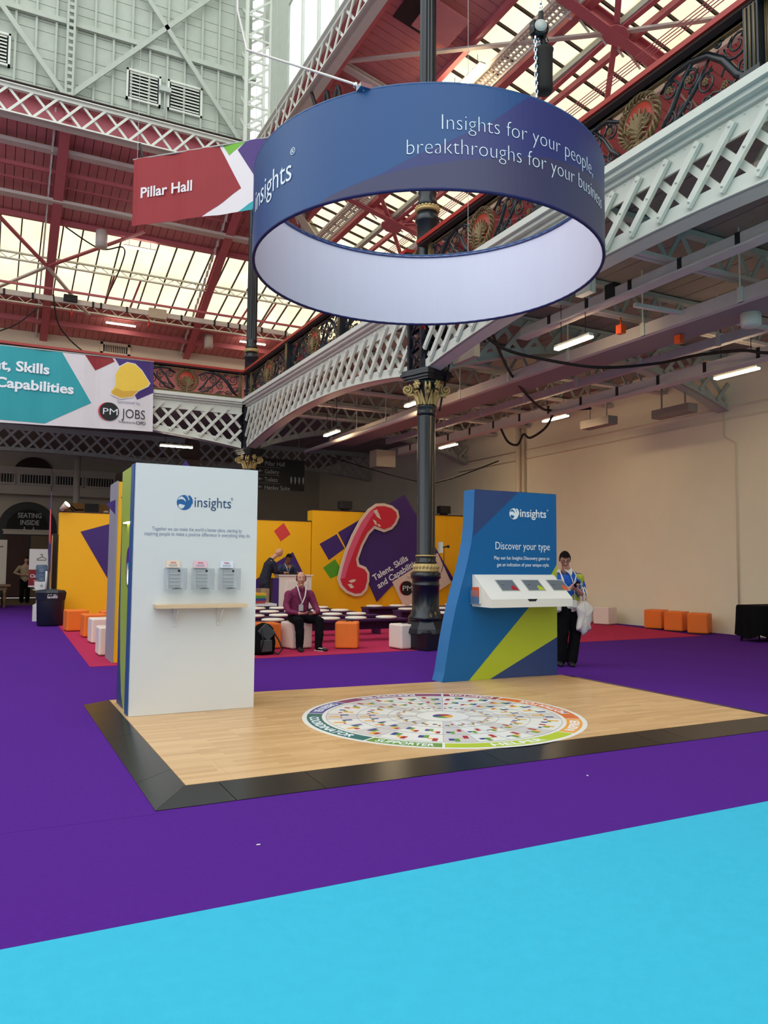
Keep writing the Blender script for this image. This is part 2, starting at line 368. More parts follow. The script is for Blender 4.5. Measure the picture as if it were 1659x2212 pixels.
# joists: light lattice joists every 1.85 m under the right gallery
kids(); jo = None
for i, y in enumerate([1.9, 3.75, 5.6, 8.0, 10.2, 14.3, 16.2, 18.0, 19.9, 21.7]):
    if jo is None:
        jo = thing('lattice_joist', 'x', 'joist', (7.4, y, 0), 'light lattice joists across the underside of the right gallery')
        MB().bx((7.4, y-.07, 6.42), (XW, y+.07, 6.5)).build('top_chord', 'grey_steel', jo)
        b = MB().bx((7.4, y-.09, 5.93), (XW, y-.01, 5.99)); b.bx((7.4, y+.01, 5.93), (XW, y+.09, 5.99)); b.build('bottom_chord', 'lilac_steel', jo)
        for k in range(13):
            x = 7.45+k*.6
            MB().bar((x, y, 5.98), (x+.3, y, 6.44), .06, .03, (0, 1, 0)).build('web_bar', 'grey_steel', jo)
            MB().bar((x+.3, y, 6.44), (x+.6, y, 5.98), .06, .03, (0, 1, 0)).build('web_bar', 'grey_steel', jo)
        kids(); q = jo
    else: q = dup(jo, (7.4, y, 0))
    q['label'] = ['light lattice joist forward of everything under the right gallery', 'lattice joist under the gallery just past the frontmost', 'lattice joist over the white girder bars at the right edge',
                  'lattice joist crossing above the grey junction box', 'lattice joist above the bright tube lamp right of the near column', 'lattice joist just behind the near column truss',
                  'lattice joist two bays behind the near column', 'lattice joist midway between near and far column', 'lattice joist three quarters of the way to the far column', 'lattice joist closest to the far column'][i]
# services under the right gallery (all run along the building)
def run(name, label, cat, x, z, y0, y1, w_, h_, m, marks=0, hang=0, lip=None):
    r = thing(name, label, cat, (x, (y0+y1)/2, z)); MB().bx((x-w_/2, y0, z-h_/2), (x+w_/2, y1, z+h_/2)).build('beam' if marks else 'channel', m, r)
    if marks:
        y = y0+.4
        while y < y1: MB().bx((x-w_/2-.012, y, z-h_/2-.01), (x+w_/2+.012, y+.07, z+h_/2+.012)).build('black_strap', 'black', r); y += marks
    if lip: b = MB().bx((x-w_/2-lip, y0, z-h_/2-.03), (x+w_/2+lip, y1, z-h_/2)); b.build('flange', m, r)
    if hang:
        y = y0+.9
        while y < y1: b = MB().bx((x-w_/2-.02, y-.04, z-.1), (x-w_/2+.03, y+.04, z+.12)); b.tube([(x-w_/2, y, z), (x-w_/2, y, 6.53)], .012, 5); b.build('hanger', 'white_steel', r); y += 1.9
    return r
run('service_beam', 'lilac-grey beam with black straps close behind the white girder', 'beam', 8.55, 5.75, 1.5, 11.3, .1, .17, 'lilac_steel', marks=.95, lip=.06)
run('service_beam', 'lilac-grey strapped beam below and right, running on behind the near column', 'beam', 12.0, 5.28, 4, 22.5, .1, .2, 'lilac_steel', marks=1.15, lip=.07)
run('service_beam', 'plain pale beam just above the strapped one on the far side', 'beam', 11.7, 5.62, 3, 22.8, .14, .16, 'lilac_steel', hang=1)
run('cable_tray', 'wide perforated pale cable tray hung under the right gallery', 'cable tray', 9.75, 5.5, 1.0, 23.0, .12, .2, 'lilac_steel', hang=1)
b = MB().bx((9.8, 1, 5.41), (10.55, 23, 5.43)).build('perforated_tray', 'grey_mesh', loc=(10.2, 10, 5.42)); tag(b, 'perforated lilac mesh base of the wide tray under the gallery', 'cable tray')
b = MB().tube([(8.9, 23, 5.1), (8.9, 15.4, 5.1), (8.9, 15.2, 5.35), (8.9, 15.2, 6.5)], .07, 8).build('service_pipe', 'lilac_steel', loc=(8.9, 18, 5.1)); tag(b, 'pale bent pipe under the gallery between the two columns', 'pipe')
b = MB().bar((8.9, 8.9, 5.62), (12.2, 8.05, 5.35), .07, .06).build('cross_strut', 'lilac_steel', loc=(10, 8.5, 5.5)); tag(b, 'thin aluminium strut crossing under the cable tray', 'strut')
tag(MB().bx((7.85, 8.75, 5.62), (7.98, 9.05, 5.95)).bx((7.9, 8.72, 5.6), (7.95, 8.74, 5.9)).build('junction_box', 'white_steel', loc=(7.9, 8.9, 5.8)), 'white junction box below the lattice joist near the ring', 'junction box')
tag(MB().bx((8.48, 8.9, 5.68), (8.62, 9.1, 5.92)).build('floodlight', 'black', loc=(8.55, 9, 5.8)), 'small black unit clamped on the strapped beam', 'floodlight')
tag(MB().lathe([(0, -.12), (.12, -.12), (.15, -.08), (.15, .1), (0, .1)], (10.3, 7.9, 5.32), 16).build('ceiling_speaker', 'white_steel', loc=(10.3, 7.9, 5.3)), 'round white drum speaker under the perforated tray', 'speaker')
for i, (x, y, z, lb) in enumerate([(9.0, 9.3, 5.35, 'orange box hanging left of the cable tray'), (10.2, 9.2, 5.33, 'orange fitting under the perforated tray')]):
    tag(MB().bx((x-.05, y-.06, z-.07), (x+.05, y+.06, z+.07)).tube([(x, y, z), (x, y, z+.2)], .012).build('call_point', 'orange_plastic', loc=(x, y, z)), lb, 'fitting')
tag(MB().bx((7.5, 11.3, 5.2), (7.62, 12.0, 5.75)).build('control_cabinet', 'beige_box', loc=(7.5, 11.6, 5.5)), 'beige control cabinet beside the head of the near column', 'cabinet')
tag(MB().bx((14.0, 12.4, 5.05), (14.3, 13.5, 5.25)).bx((14.13, 12.6, 5.2), (14.16, 12.63, 6.55)).bx((14.13, 13.3, 5.2), (14.16, 13.33, 6.55)).build('air_unit', 'lilac_board', loc=(14.1, 13, 5.1)), 'long grey box hung near the right wall bracket', 'box')
tag(MB().bx((13.3, 14.2, 5.0), (13.6, 15.2, 5.2)).bx((13.43, 14.4, 5.1), (13.46, 14.43, 6.55)).bx((13.43, 15.0, 5.1), (13.46, 15.03, 6.55)).build('air_unit', 'lilac_board', loc=(13.4, 14.7, 5.1)), 'second grey box under the strapped beam further back', 'box')
tag(MB().bx((11.2, 22.6, 4.75), (11.9, 23.1, 5.3)).build('air_unit', 'beige_box', loc=(11.5, 22.9, 5)), 'square beige duct box under the end of the far beam', 'box')

def cable(label, pts, r=.025, m='black', name='cable'):
    pts = [V(p) for p in pts]; out = []
    for i in range(len(pts)-1):
        p0, p1, p2, p3 = pts[max(i-1, 0)], pts[i], pts[i+1], pts[min(i+2, len(pts)-1)]
        for k in range(8):
            t = k/8; out.append(.5*((2*p1)+(p2-p0)*t+(2*p0-5*p1+4*p2-p3)*t*t+(3*p1-p0-3*p2+p3)*t**3))
    out.append(pts[-1]); return tag(MB().tube(out, r, 6).build(name, m, loc=pts[0]), label, 'cable')
cable('thick black cable sagging from the column head across the tray to the right edge', [(7.75, 11.4, 5.65), (8.2, 11.3, 5.4), (9, 11.2, 5.3), (10, 10.85, 5.2), (11, 10.44, 5.31), (11, 9.59, 5.25), (11, 8.64, 5.11), (11, 8.14, 4.95), (11.5, 7.5, 4.9)], .028)
cable('black cable dropping in a long diagonal below the trays', [(7.75, 11.2, 5.75), (9.2, 12.7, 5.55), (10.3, 13.65, 5.4), (11.2, 14.2, 5.2), (12.0, 14.7, 5.27), (12.4, 13.8, 5.2)], .03)
cable('black cable looped on the far side near the drain pipe', [(12, 16.87, 5.25), (12, 16.52, 4.78), (12, 16.09, 4.63), (12, 15.83, 4.86), (12, 15.55, 4.73), (12, 14.95, 4.9), (12, 14.62, 5.26)], .03)
cable('thin black cable swagged left of the near column', [(9.6, 22.9, 5.0), (11.0, 19.8, 4.0), (12.0, 19.6, 4.05), (13.9, 19.6, 4.75)], .02)
cable('black cable running from the gallery down to the column capital', [(7.6, 11.0, 6.3), (7.4, 11.8, 5.4), (7.5, 12.3, 4.85), (7.45, 12.4, 4.4)], .02)

# tube lamps under the galleries
def lamp(x, y, z, L, label, along='y', m='tube_light', wdt=.1, drop=None, group=None):
    r = thing('tube_lamp', label, 'lamp', (x, y, z), group); d = (wdt, L, .03) if along == 'y' else (L, wdt, .03)
    MB().box((x, y, z), d).build('tube', m, r); MB().box((x, y, z+.04), (d[0]*(.9 if along == 'y' else 1.02), d[1]*(1.02 if along == 'y' else .9), .05)).build('housing', 'white_steel', r)
    if drop:
        for s in (-.35, .35):
            q = (x+(0 if along == 'y' else s*L), y+(s*L if along == 'y' else 0)); MB().tube([(q[0], q[1], z+.05), (q[0], q[1], drop)], .008, 4).build('wire', 'black', r)
    return r
for x, y, L, lb in [(8.5, 9.87, .85, 'glowing tube lamp right of the near column beside the orange box'), (12.55, 9.97, .95, 'glowing tube lamp highest on the right edge of the view'),
                    (12.5, 15.2, .9, 'glowing tube lamp in front of the right wall above the blue panel'), (12.55, 20.35, .95, 'glowing tube lamp just right of the column shaft'),
                    (8.5, 20.0, .95, 'glowing tube lamp between the two columns'), (8.55, 15.3, .85, 'glowing tube lamp half hidden by the gold capital'),
                    (12.5, 4.9, .9, 'tube lamp nearer than the right edge of the view'), (8.5, 4.7, .9, 'tube lamp above the girder nearer than the view')]:
    lamp(x, y, 5.2, L, lb, drop=6.5)
for x, y in ((-3, 26), (-3, 30), (-3, 34), (-6, 28), (-6, 34)): lamp(x, y, 5.2, 1.2, 'unseen tube lamp added beyond the left edge to light the back gallery', 'x', 'tube_white', drop=6.5, group='added tube lamps beyond the left edge')  # unseen lamps added to brighten the dark area under the back gallery
lamp(5.2, 24.7, 5.2, 1.0, 'thin tube lamp under the back gallery right of the talent banner', 'x', 'tube_white', drop=6.56)
lamp(-.35, 24.6, 5.2, 1.0, 'tube lamp under the back gallery at the left edge, upper one', 'x', 'tube_white', drop=6.56)
lamp(-.3, 28.0, 4.8, 1.0, 'tube lamp under the back gallery at the left edge, lower one', 'x', 'tube_white', drop=6.56)

# ------------------------------------------------------------------ cast iron columns
def column(loc, label):
    x, y = loc; r = thing('iron_column', label, 'column', (x, y, 0)); c = (x, y, 0)
    MB().lathe([(.5, 0), (.5, .32), (.46, .36)], c, 4, 0, False, PI/4+math.radians(18)).lathe([(.44, .3), (.42, .38), (.32, .5), (.32, .54)], c, 8, 0, False, PI/8+math.radians(18)).build('plinth', 'iron_blue', r)
    MB().lathe([(.31, .52), (.33, .55), (.31, .6), (.285, .62), (.27, .68), (.252, .7), (.252, 1.14), (.27, 1.16), (.252, 1.18), (.25, 1.26), (.28, 1.29), (.28, 1.38), (.24, 1.4)], c, 28).build('drum', 'iron_blue', r)
    b = MB().lathe([(.24, 1.4), (.245, 1.42), (.235, 1.44), (.235, 1.5), (.215, 1.55), (.2, 1.55)], c, 28)
    for i in range(22): a = 2*PI*i/22; b.ball((x+.225*math.cos(a), y+.225*math.sin(a), 1.49), (.03, .03, .045), n=6)
    b.build('leaf_band', 'gold', r)
    MB().lathe([(.2, 1.55), (.21, 1.58), (.185, 1.6), (.185, 1.68)], c, 24).lathe([(.185, 1.7), (.17, 1.72), (.168, 4.28), (.165, 4.3)], c, 24).build('shaft', 'iron_dark', r)
    MB().lathe([(.186, 1.68), (.195, 1.69), (.186, 1.71)], c, 24).build('gold_ring', 'gold', r)
    MB().lathe([(.165, 4.3), (.185, 4.33), (.178, 4.36), (.178, 4.44), (.19, 4.46), (.18, 4.48), (.16, 4.5), (.16, 4.6), (.19, 4.8), (.26, 4.93), (.26, 4.96)], c, 24).build('neck', 'iron_dark', r)
    cap = MB()
    for i in range(8):      # acanthus leaves
        a = 2*PI*i/8+.25; d = V((math.cos(a), math.sin(a), 0)); s = V((-d.y, d.x, 0)); z0 = 4.49 if i % 2 else 4.5; H = .2 if i % 2 else .25
        pts = [V((x, y, z0))+d*.165, V((x, y, z0+H*.6))+d*.185, V((x, y, z0+H))+d*.25, V((x, y, z0+H*.86))+d*.29]
        for wd, k in ((.05, 0),): cap.tube(pts, [.04, .055, .045, .015], 6, flat=.4)
        for q in (-1, 1): cap.tube([pts[0]+s*.03*q, pts[1]+s*.07*q, pts[2]+s*.08*q-d*.02], [.03, .03, .01], 5)
    for i in range(4):      # corner volutes and centre flowers
        a = PI/4+PI/2*i+math.radians(18); d = V((math.cos(a), math.sin(a), 0)); s = V((-d.y, d.x, 0)); ctr = V((x, y, 4.79))+d*.36
        sp = []
        for k in range(26):
            t = k/25; ang = PI*.6+t*PI*3.6; rr = .1*(1-t*.82); sp.append(ctr+d*rr*math.cos(ang)+V((0, 0, rr*math.sin(ang))))
        for q in (-.035, .035): cap.tube([p+s*q for p in sp], .018, 6)
        cap.ball(ctr, .032); cap.tube([V((x, y, 4.62))+d*.18, V((x, y, 4.7))+d*.25, ctr-V((0, 0, .1))], [.03, .04, .05], 6)
        a += PI/4; d = V((math.cos(a), math.sin(a), 0)); s = V((-d.y, d.x, 0)); f = V((x, y, 4.86))+d*.26
        cap.ball(f, (.05, .05, .07), n=8)
        for k in range(6): t = 2*PI*k/6; cap.ball(f+s*.06*math.cos(t)+V((0, 0, .06*math.sin(t)))+d*.01, .035, n=6)
    cap.build('capital', 'gold', r)
    b = MB(); ab = []
    for i in range(4):
        for k in range(6):
            t = k/6; a = math.radians(18)+PI/4+PI/2*(i+t); R = .5-.14*math.sin(PI*t); ab.append((x+R*math.cos(a), y+R*math.sin(a)))
    for z0, sc, h in ((4.93, .82, .04), (4.97, .9, .05), (5.02, 1, .05), (5.07, .94, .06)): b.prism([(x+(p-x)*sc, y+(q-y)*sc) for p, q in ab], (0, 0, z0), X3, Y3, h)
    b.build('impost', 'iron_blue', r)
    b = MB()
    for sx in (-1, 1):
        for sy in (-1, 1): b.bx((x+sx*.27, y+sy*.27, 5.12), (x+sx*.19, y+sy*.19, 6.62))
    b.lathe([(.1, 5.12), (.1, 6.6)], c, 10)
    for sd in range(4):
        a = sd*PI/2; d = V((math.cos(a), math.sin(a), 0)); s = V((-d.y, d.x, 0)); o = V((x, y, 0))+d*.22
        for k in range(4):
            z0 = 5.15+k*.36; b.bar(o-s*.2+Z3*z0, o+s*.2+Z3*(z0+.34), .05, .02, d); b.bar(o+s*.2+Z3*z0, o-s*.2+Z3*(z0+.34), .05, .02, d)
    for k in range(12):
        for sx in (-1, 1):
            for sy in (-1, 1): b.ball((x+sx*.23, y+sy*.272, 5.2+k*.12), .012, n=5); b.ball((x+sx*.272, y+sy*.23, 5.2+k*.12), .012, n=5)
    b.build('lattice_box', 'iron_blue', r)
    MB().lathe([(.26, 6.6), (.26, 6.7), (.2, 6.75), (.2, 6.95), (.22, 6.98), (.2, 7.0), (.2, 7.98), (.23, 8.0), (.235, 8.08), (.2, 8.12), (.2, 8.2)], c, 24).build('pedestal', 'iron_dark', r)
    b = MB().lathe([(.2, 8.2), (.235, 8.22), (.235, 8.25), (.2, 8.3)], c, 24)
    for i in range(20): a = 2*PI*i/20; b.ball((x+.215*math.cos(a), y+.215*math.sin(a), 8.28), (.035, .035, .03), n=6)
    b.build('gold_ring', 'gold', r)
    MB().lathe([(.2, 8.3), (.19, 8.4), (.17, 8.45), (.165, 8.55), (.18, 8.6), (.165, 8.62)], c, 24).build('upper_base', 'iron_dark', r)
    MB().lathe([(.165, 8.62), (.15, 14.1)], c, 32, sm=False, flute=.1).build('fluted_shaft', 'iron_dark', r)
    return r
col1 = column((CX, CY), 'dark iron column with gold capital standing behind the blue and green panel')
kids(); dup(col1, (CX, CY2, 0), 0, 'dark iron column with gold capital at the far corner of the gallery')
dup(col1, (CX-11.1, CY2, 0), 0, 'dark iron column of the back gallery hidden to the left'); dup(col1, (CX, CY-11.1, 0), 0, 'dark iron column of the right gallery nearer than the view')
tag(MB().bx((7.0, 12.2, 5.85), (7.03, 12.28, 6.1)).ball((6.98, 12.2, 6.0), (.05, .07, .12), n=8).build('red_ribbon', 'red_plastic', loc=(7, 12.2, 6)), 'bright red ribbon tied in the lattice above the near capital', 'ribbon')
t = thing('wall_clock_box', 'small white box with a lead strapped to the right of the near column shaft', 'box', (7.4, 12.3, 1.85))
MB().bx((7.395, 12.25, 1.75), (7.45, 12.33, 1.95)).build('case', 'white_steel', t); MB().tube([(7.46, 12.3, 1.85), (7.56, 12.28, 1.87)], .015).ball((7.58, 12.28, 1.87), .03).build('plug', 'black', t); MB().tube([(7.5, 12.3, 1.85), (7.5, 12.3, 1.6), (7.45, 12.3, 1.4)], .006).build('lead', 'black', t)

# ------------------------------------------------------------------ balustrade: local x 0..3.4, z 0..0.86
def spiral(b, cx, cz, r0, turns, a0, dirn, rad=.014, y=0, tail=None):
    pts = []
    if tail: pts += [V((p[0], y, p[1])) for p in tail]
    n = int(16*turns)
    for k in range(n+1):
        t = k/n; a = a0+dirn*2*PI*turns*t; r = r0*(1-.8*t); pts.append(V((cx+r*math.cos(a), y, cz+r*math.sin(a))))
    b.tube(pts, [rad*(1.2-.5*i/len(pts)) for i in range(len(pts))], 6); return pts[-1]
PL = 3.42
bal = thing('balustrade', 'x', 'balustrade', (0, 0, 0), 'scrolled iron balustrade panels')
b = MB().bx((0, -.035, .8), (PL, .035, .84)).bx((0, -.03, .74), (PL, .03, .76)).bx((0, -.06, 0), (PL, .06, .05)).bx((0, -.04, .07), (PL, .04, .09))
for x in (.06, PL-.06): b.bx((x-.05, -.04, .05), (x+.05, .04, .8)); [b.tube([(x+d, -.045, .06), (x+d, -.045, .8)], .008) for d in (-.025, 0, .025)]
b.build('frame', 'old_gold', bal)
mc = PL/2; b = MB().lathe([(0, -.02), (.235, -.02), (.235, .02), (0, .02)], (0, 0, 0), 32)
b.v = [(mc+p[0], p[2], .43+p[1]) for p in b.v]; b.build('medallion', 'medallion_red', bal)
b = MB()
for k in range(3):
    b.tube([(mc+(.31+.035*math.sin(9*a+k*2.1))*math.cos(a), -.02+.03*math.cos(9*a+k*2.1), .43+(.31+.035*math.sin(9*a+k*2.1))*math.sin(a)) for a in [2*PI*i/90 for i in range(90)]], .016, 5, closed=True)
b.tube([(mc+.245*math.cos(2*PI*i/32), -.02, .43+.245*math.sin(2*PI*i/32)) for i in range(32)], .012, 5, closed=True)
b.build('wreath', 'old_gold', bal)
b = MB()
for k in range(22):
    a = PI/2+(k-10.5)*.115; L_ = .3+.06*math.sin(k*2.3); b.tube([(mc, -.03, .16), (mc+.07*math.cos(a), -.05, .26+.06*math.sin(a)), (mc+L_*.75*math.cos(a), -.05, .26+L_*.85*math.sin(a))], [.012, .012, .017], 5)
for k in range(8): s = 1 if k % 2 else -1; b.tube([(mc, -.04, .18+.02*k), (mc+s*.1, -.06, .2+.03*k), (mc+s*.17, -.05, .18+.03*k)], [.02, .018, .006], 5)
b.bx((mc-.025, -.05, .0), (mc+.025, -.03, .22)); b.build('wheatsheaf', 'old_gold', bal)
sc = MB(); ro = MB()
for s in (-1, 1):
    X = lambda d: mc+s*d
    q = lambda L_: [(X(p[0]), 0, p[1]) for p in L_]
    sc.tube(q([(.34, .6), (.55, .73), (.8, .74), (1.05, .66), (1.25, .48), (1.42, .22), (1.6, .08)]), [.02, .035, .045, .045, .05, .05, .02], 6)
    sc.tube(q([(.36, .16), (.5, .3), (.62, .5), (.8, .7), (1.0, .78)]), [.03, .035, .03, .025, .015], 6)
    sc.tube(q([(.3, .06), (.6, .16), (.85, .38), (1.05, .62)]), [.02, .028, .028, .015], 6)
    sc.tube(q([(.4, .1), (.8, .08), (1.1, .2), (1.3, .12), (1.6, .3)]), .014, 5)
    for cx, cz, r0, a0, dr in ((.5, .55, .12, 0, 1), (.78, .52, .13, 2, -1), (1.02, .36, .13, 1, 1), (.72, .2, .11, 4, -1), (1.42, .58, .17, 3, 1), (1.28, .16, .1, 0, -1), (1.0, .14, .09, 3, 1), (.48, .22, .09, 5, 1), (1.5, .3, .1, 1, -1), (1.18, .72, .06, 0, 1), (1.55, .73, .06, 2, 1)):
        spiral(sc, X(cx), cz, r0, 1.7, a0 if s > 0 else PI-a0, dr*s)
    for (cx, cz) in ((.5, .55), (.78, .52), (1.02, .36), (1.28, .18)):
        ro = MB()
        for k in range(7): a = 2*PI*k/7; ro.ball((X(cx)+.032*math.cos(a), -.035, cz+.032*math.sin(a)), .018, n=5)
        ro.ball((X(cx), -.04, cz), .02, n=5); ro.build('rosette', 'old_gold', bal)
    for k in range(14):
        px = .4+k*.09; pz = .12+.5*abs(math.sin(k*1.7)); sc.tube([(X(px), 0, pz), (X(px+.05), -.02, pz+.04), (X(px+.06), 0, pz+.1)], [.016, .014, .003], 5)
sc.build('scrollwork', 'iron_dark', bal)
bal.location = (7.05, 12.1, 6.62); bal.rotation_euler = (0, 0, -PI/2)
bal['label'] = 'scrolled iron balustrade panel with red wheat medallion just above the ring inside'
kids()
for y, lb in ((8.62, 'largest scrolled balustrade panel, red wheat medallion clearly seen right of the ring'), (5.15, 'balustrade panel nearest, cut by the right edge of the view'),
              (22.95, 'balustrade panel of the right gallery beside the far column'), (19.45, 'balustrade panel second from the far column'), (15.97, 'balustrade panel directly left of the near column under the ring')):
    dup(bal, (7.05, y, 6.62), -PI/2, lb)
dup(bal, (3.46, CY2-.2, 6.62), 0, 'balustrade panel facing front between the talent banner and the far column')
dup(bal, (-.04, CY2-.2, 6.62), 0, 'balustrade panel hidden behind the talent banner')
po = None
for x, y, lb in ((7.0, 15.93, 'dark balustrade post nearest left of the near column'), (7.0, 19.4, 'dark balustrade post midway along the right gallery'), (7.0, 8.7, 'balustrade post seen through the ring'), (7.0, 5.22, 'balustrade post at the top right corner'), (3.4, CY2-.2, 'balustrade post behind the talent banner')):
    if po is None:
        po = thing('balustrade_post', lb, 'post', (x, y, 6.6)); MB().bx((x-.09, y-.09, 6.6), (x+.09, y+.09, 7.42)).bx((x-.12, y-.12, 6.6), (x+.12, y+.12, 6.7)).build('shaft', 'iron_dark', po)
        b = MB(); [b.tube([(x-.1, y+d, 6.7), (x-.1, y+d, 7.4)], .01) for d in (-.05, 0, .05)]; b.build('gold_reeds', 'old_gold', po); kids()
    else: dup(po, (x, y, 6.6), 0, lb)
for a, c_, lb in (((7.0, 1.5, 0), (7.0, CY-.2, 0), 'red-topped handrail of the right gallery over the ring and forward'), ((7.0, CY+.2, 0), (7.0, CY2-.2, 0), 'red-topped handrail of the right gallery between the columns'), ((-8, CY2-.2, 0), (CX-.25, CY2-.2, 0), 'red-topped handrail along the back gallery above the talent banner')):
    r = thing('handrail', lb, 'handrail', a); a, c_ = V(a), V(c_); MB().bar(a+Z3*7.49, c_+Z3*7.49, .26, .07).build('red_top', 'rail_red', r); b = MB().bar(a+Z3*7.44, c_+Z3*7.44, .2, .04).build('underside', 'gap_dark', r)

# ------------------------------------------------------------------ nave edge beams, clerestory, lean-to roofs
def nave_beam(name, label, loc, rz, L=11.1, ztop=14.9, zb=14.05, m='white_steel'):
    r = thing(name, label, 'girder', (0, 0, 0)); b = MB().bx((0, 0, ztop-.12), (L, .12, ztop)).bx((0, -.08, ztop-.03), (L, .35, ztop)); b.build('top_chord', m, r)
    MB().bx((0, 0, zb), (L, .12, zb+.07)).bx((0, -.05, zb), (L, .35, zb+.03)).build('bottom_chord', m, r)
    n = int(L/.62); h = ztop-zb-.14
    for i in range(n):
        x = i*L/n; MB().bar((x, .02, zb+.05), (x+h*.9, .02, ztop-.08), .07, .03, (0, 1, 0)).build('lattice_bar', m, r); MB().bar((x+h*.9, .08, zb+.05), (x, .08, ztop-.08), .07, .03, (0, 1, 0)).build('lattice_bar', m, r)
    r.location = loc; r.rotation_euler = (0, 0, rz); return r
nb = nave_beam('nave_girder', 'white lattice beam at the foot of the grey boarded clerestory', (CX-11.1, CY2-.1, 0), 0)
kids(); dup(nb, (CX-.1, CY2, 0), -PI/2, 'white lattice beam running forward along the red roof at the top')
dup(nb, (CX-.1, CY2-11.1, 0), -PI/2, 'white lattice beam running forward above the ring, out of the top of the view')
# red boxed edge behind the right-hand beam
b = MB().bx((CX+.28, 1.5, 14.3), (CX+.5, CY2+.2, 14.95)); tag(b.build('edge_beam', 'red_steel', loc=(CX+.3, 12, 14.6)), 'red boxed edge beam beside the lattice beam at the top', 'beam')
b = MB().bx((-8, CY2+.25, 14.3), (CX+.4, CY2+.5, 14.8)); tag(b.build('edge_beam', 'red_steel', loc=(2, CY2+.4, 14.6)), 'red edge beam behind the lattice beam of the clerestory', 'beam')
# clerestory wall of grey boards
cw = struct(MB().bx((-15, CY2+.3, 14.98), (CX-.1, CY2+.5, 24)).build('wall_clerestory', 'grey_board'))
for i in range(18):
    z = 15.0+i*.27; MB().bx((-1.5, CY2+.22-.008*(i % 3), z), (CX-.2, CY2+.302, z+.262)).build('plank', 'grey_board', cw)
for i in range(15):
    x = -.9+.53*i
    if x > 7: break
    MB().bx((x-.03, CY2+.12, 15.0), (x+.03, CY2+.24, 19.9)).build('stud', 'grey_board', cw)
MB().bx((-4, CY2+.05, 17.22), (CX, CY2+.17, 17.38)).build('girt', 'grey_board', cw)
t = thing('clerestory_bracing', 'white crossed braces with a perforated centre post on the grey boards', 'bracing', (1.6, CY2, 15))
for a, c_ in (((1.6, 15.0), (6.6, 20.5)), ((6.7, 15.0), (1.8, 21.2)), ((1.5, 15.0), (-2.5, 20.0)), ((-3.5, 15), (1.5, 20.5))): MB().bar((a[0], CY2-.02, a[1]), (c_[0], CY2-.02, c_[1]), .14, .06, (0, 1, 0)).build('brace', 'grey_board', t)
b = MB()
for s in (-.09, .09): b.bx((1.6+s-.03, CY2-.1, 14.9), (1.6+s+.03, CY2+.05, 20.5))
for k in range(26): b.bx((1.52, CY2-.09, 15+k*.21), (1.68, CY2-.06, 15.1+k*.21))
b.build('centre_post', 'grey_board', t)
def louvre(n, x0, x1):
    r = MB().bx((x0, CY2+.1, 15.5), (x1, CY2+.2, 15.56)).bx((x0, CY2+.1, 16.4), (x1, CY2+.2, 16.46)).bx((x0, CY2+.1, 15.5), (x0+.06, CY2+.2, 16.46)).bx((x1-.06, CY2+.1, 15.5), (x1, CY2+.2, 16.46)).build('window_%d' % n, 'white_steel', loc=(x0, CY2, 15.5)); struct(r)
    MB().bx((x0+.06, CY2+.17, 15.56), (x1-.06, CY2+.19, 16.4)).build('recess', 'black', r)
    for k in range(8): z = 15.59+k*.103; MB().add([(x0+.1, CY2+.1, z), (x1-.1, CY2+.1, z), (x1-.1, CY2+.16, z+.088), (x0+.1, CY2+.16, z+.088)], [(0, 1, 2, 3)]).build('slat', 'white_steel', r)
louvre(1, 3.2, 4.22); louvre(2, 4.42, 5.5); louvre(3, -.95, .05)
tag(MB().bx((4.15, CY2-.05, 15.95), (4.5, CY2+.1, 16.1)).tube([(4.32, CY2, 16), (4.32, CY2, 14.95)], .02).build('louvre_motor', 'grey_steel', loc=(4.3, CY2, 16)), 'grey opener motor between the two louvred windows', 'motor')
# corner lattice post
t = thing('lattice_post', 'white lattice post rising at the corner of the clerestory', 'post', (CX+.2, CY2, 14.5))
for sx in (-.45, .35):
    for sy in (-.3, .4): MB().bx((CX+sx-.05, CY2+sy-.05, 14.5), (CX+sx+.05, CY2+sy+.05, 22)).build('upright', 'white_steel', t)
for k in range(9):
    z = 14.6+k*.75
    for sy in (-.3, .4): MB().bar((CX-.45, CY2+sy, z), (CX+.35, CY2+sy, z+.7), .07, .03, (0, 1, 0)).build('lattice_bar', 'white_steel', t); MB().bar((CX+.35, CY2+sy, z), (CX-.45, CY2+sy, z), .07, .03, (0, 1, 0)).build('lattice_bar', 'white_steel', t)
    MB().bar((CX-.45, CY2-.3, z), (CX-.45, CY2+.4, z+.7), .07, .03, (1, 0, 0)).build('lattice_bar', 'white_steel', t)
# right clerestory: glazed strips
cr = struct(MB().bx((CX+.35, -13, 18.6), (CX+.5, CY2+.3, 24)).bx((CX+.35, 21.6, 15), (CX+.5, 23.3, 18.6)).build('wall_clerestory', 'grey_board'))
for i in range(9):
    y = 21.6-i*1.25
    pn = struct(MB().bx((CX+.4, y-1.15, 15.0), (CX+.43, y-.0, 18.6)).build('window_%d' % (4+i), 'glass_clear', loc=(CX+.4, y, 15)))
    MB().bx((CX+.35, y-1.25, 15), (CX+.5, y-1.13, 18.6)).build('mullion', 'white_steel', pn)

SL = .25; ZR = 14.9
zr = lambda uu: ZR-SL*uu
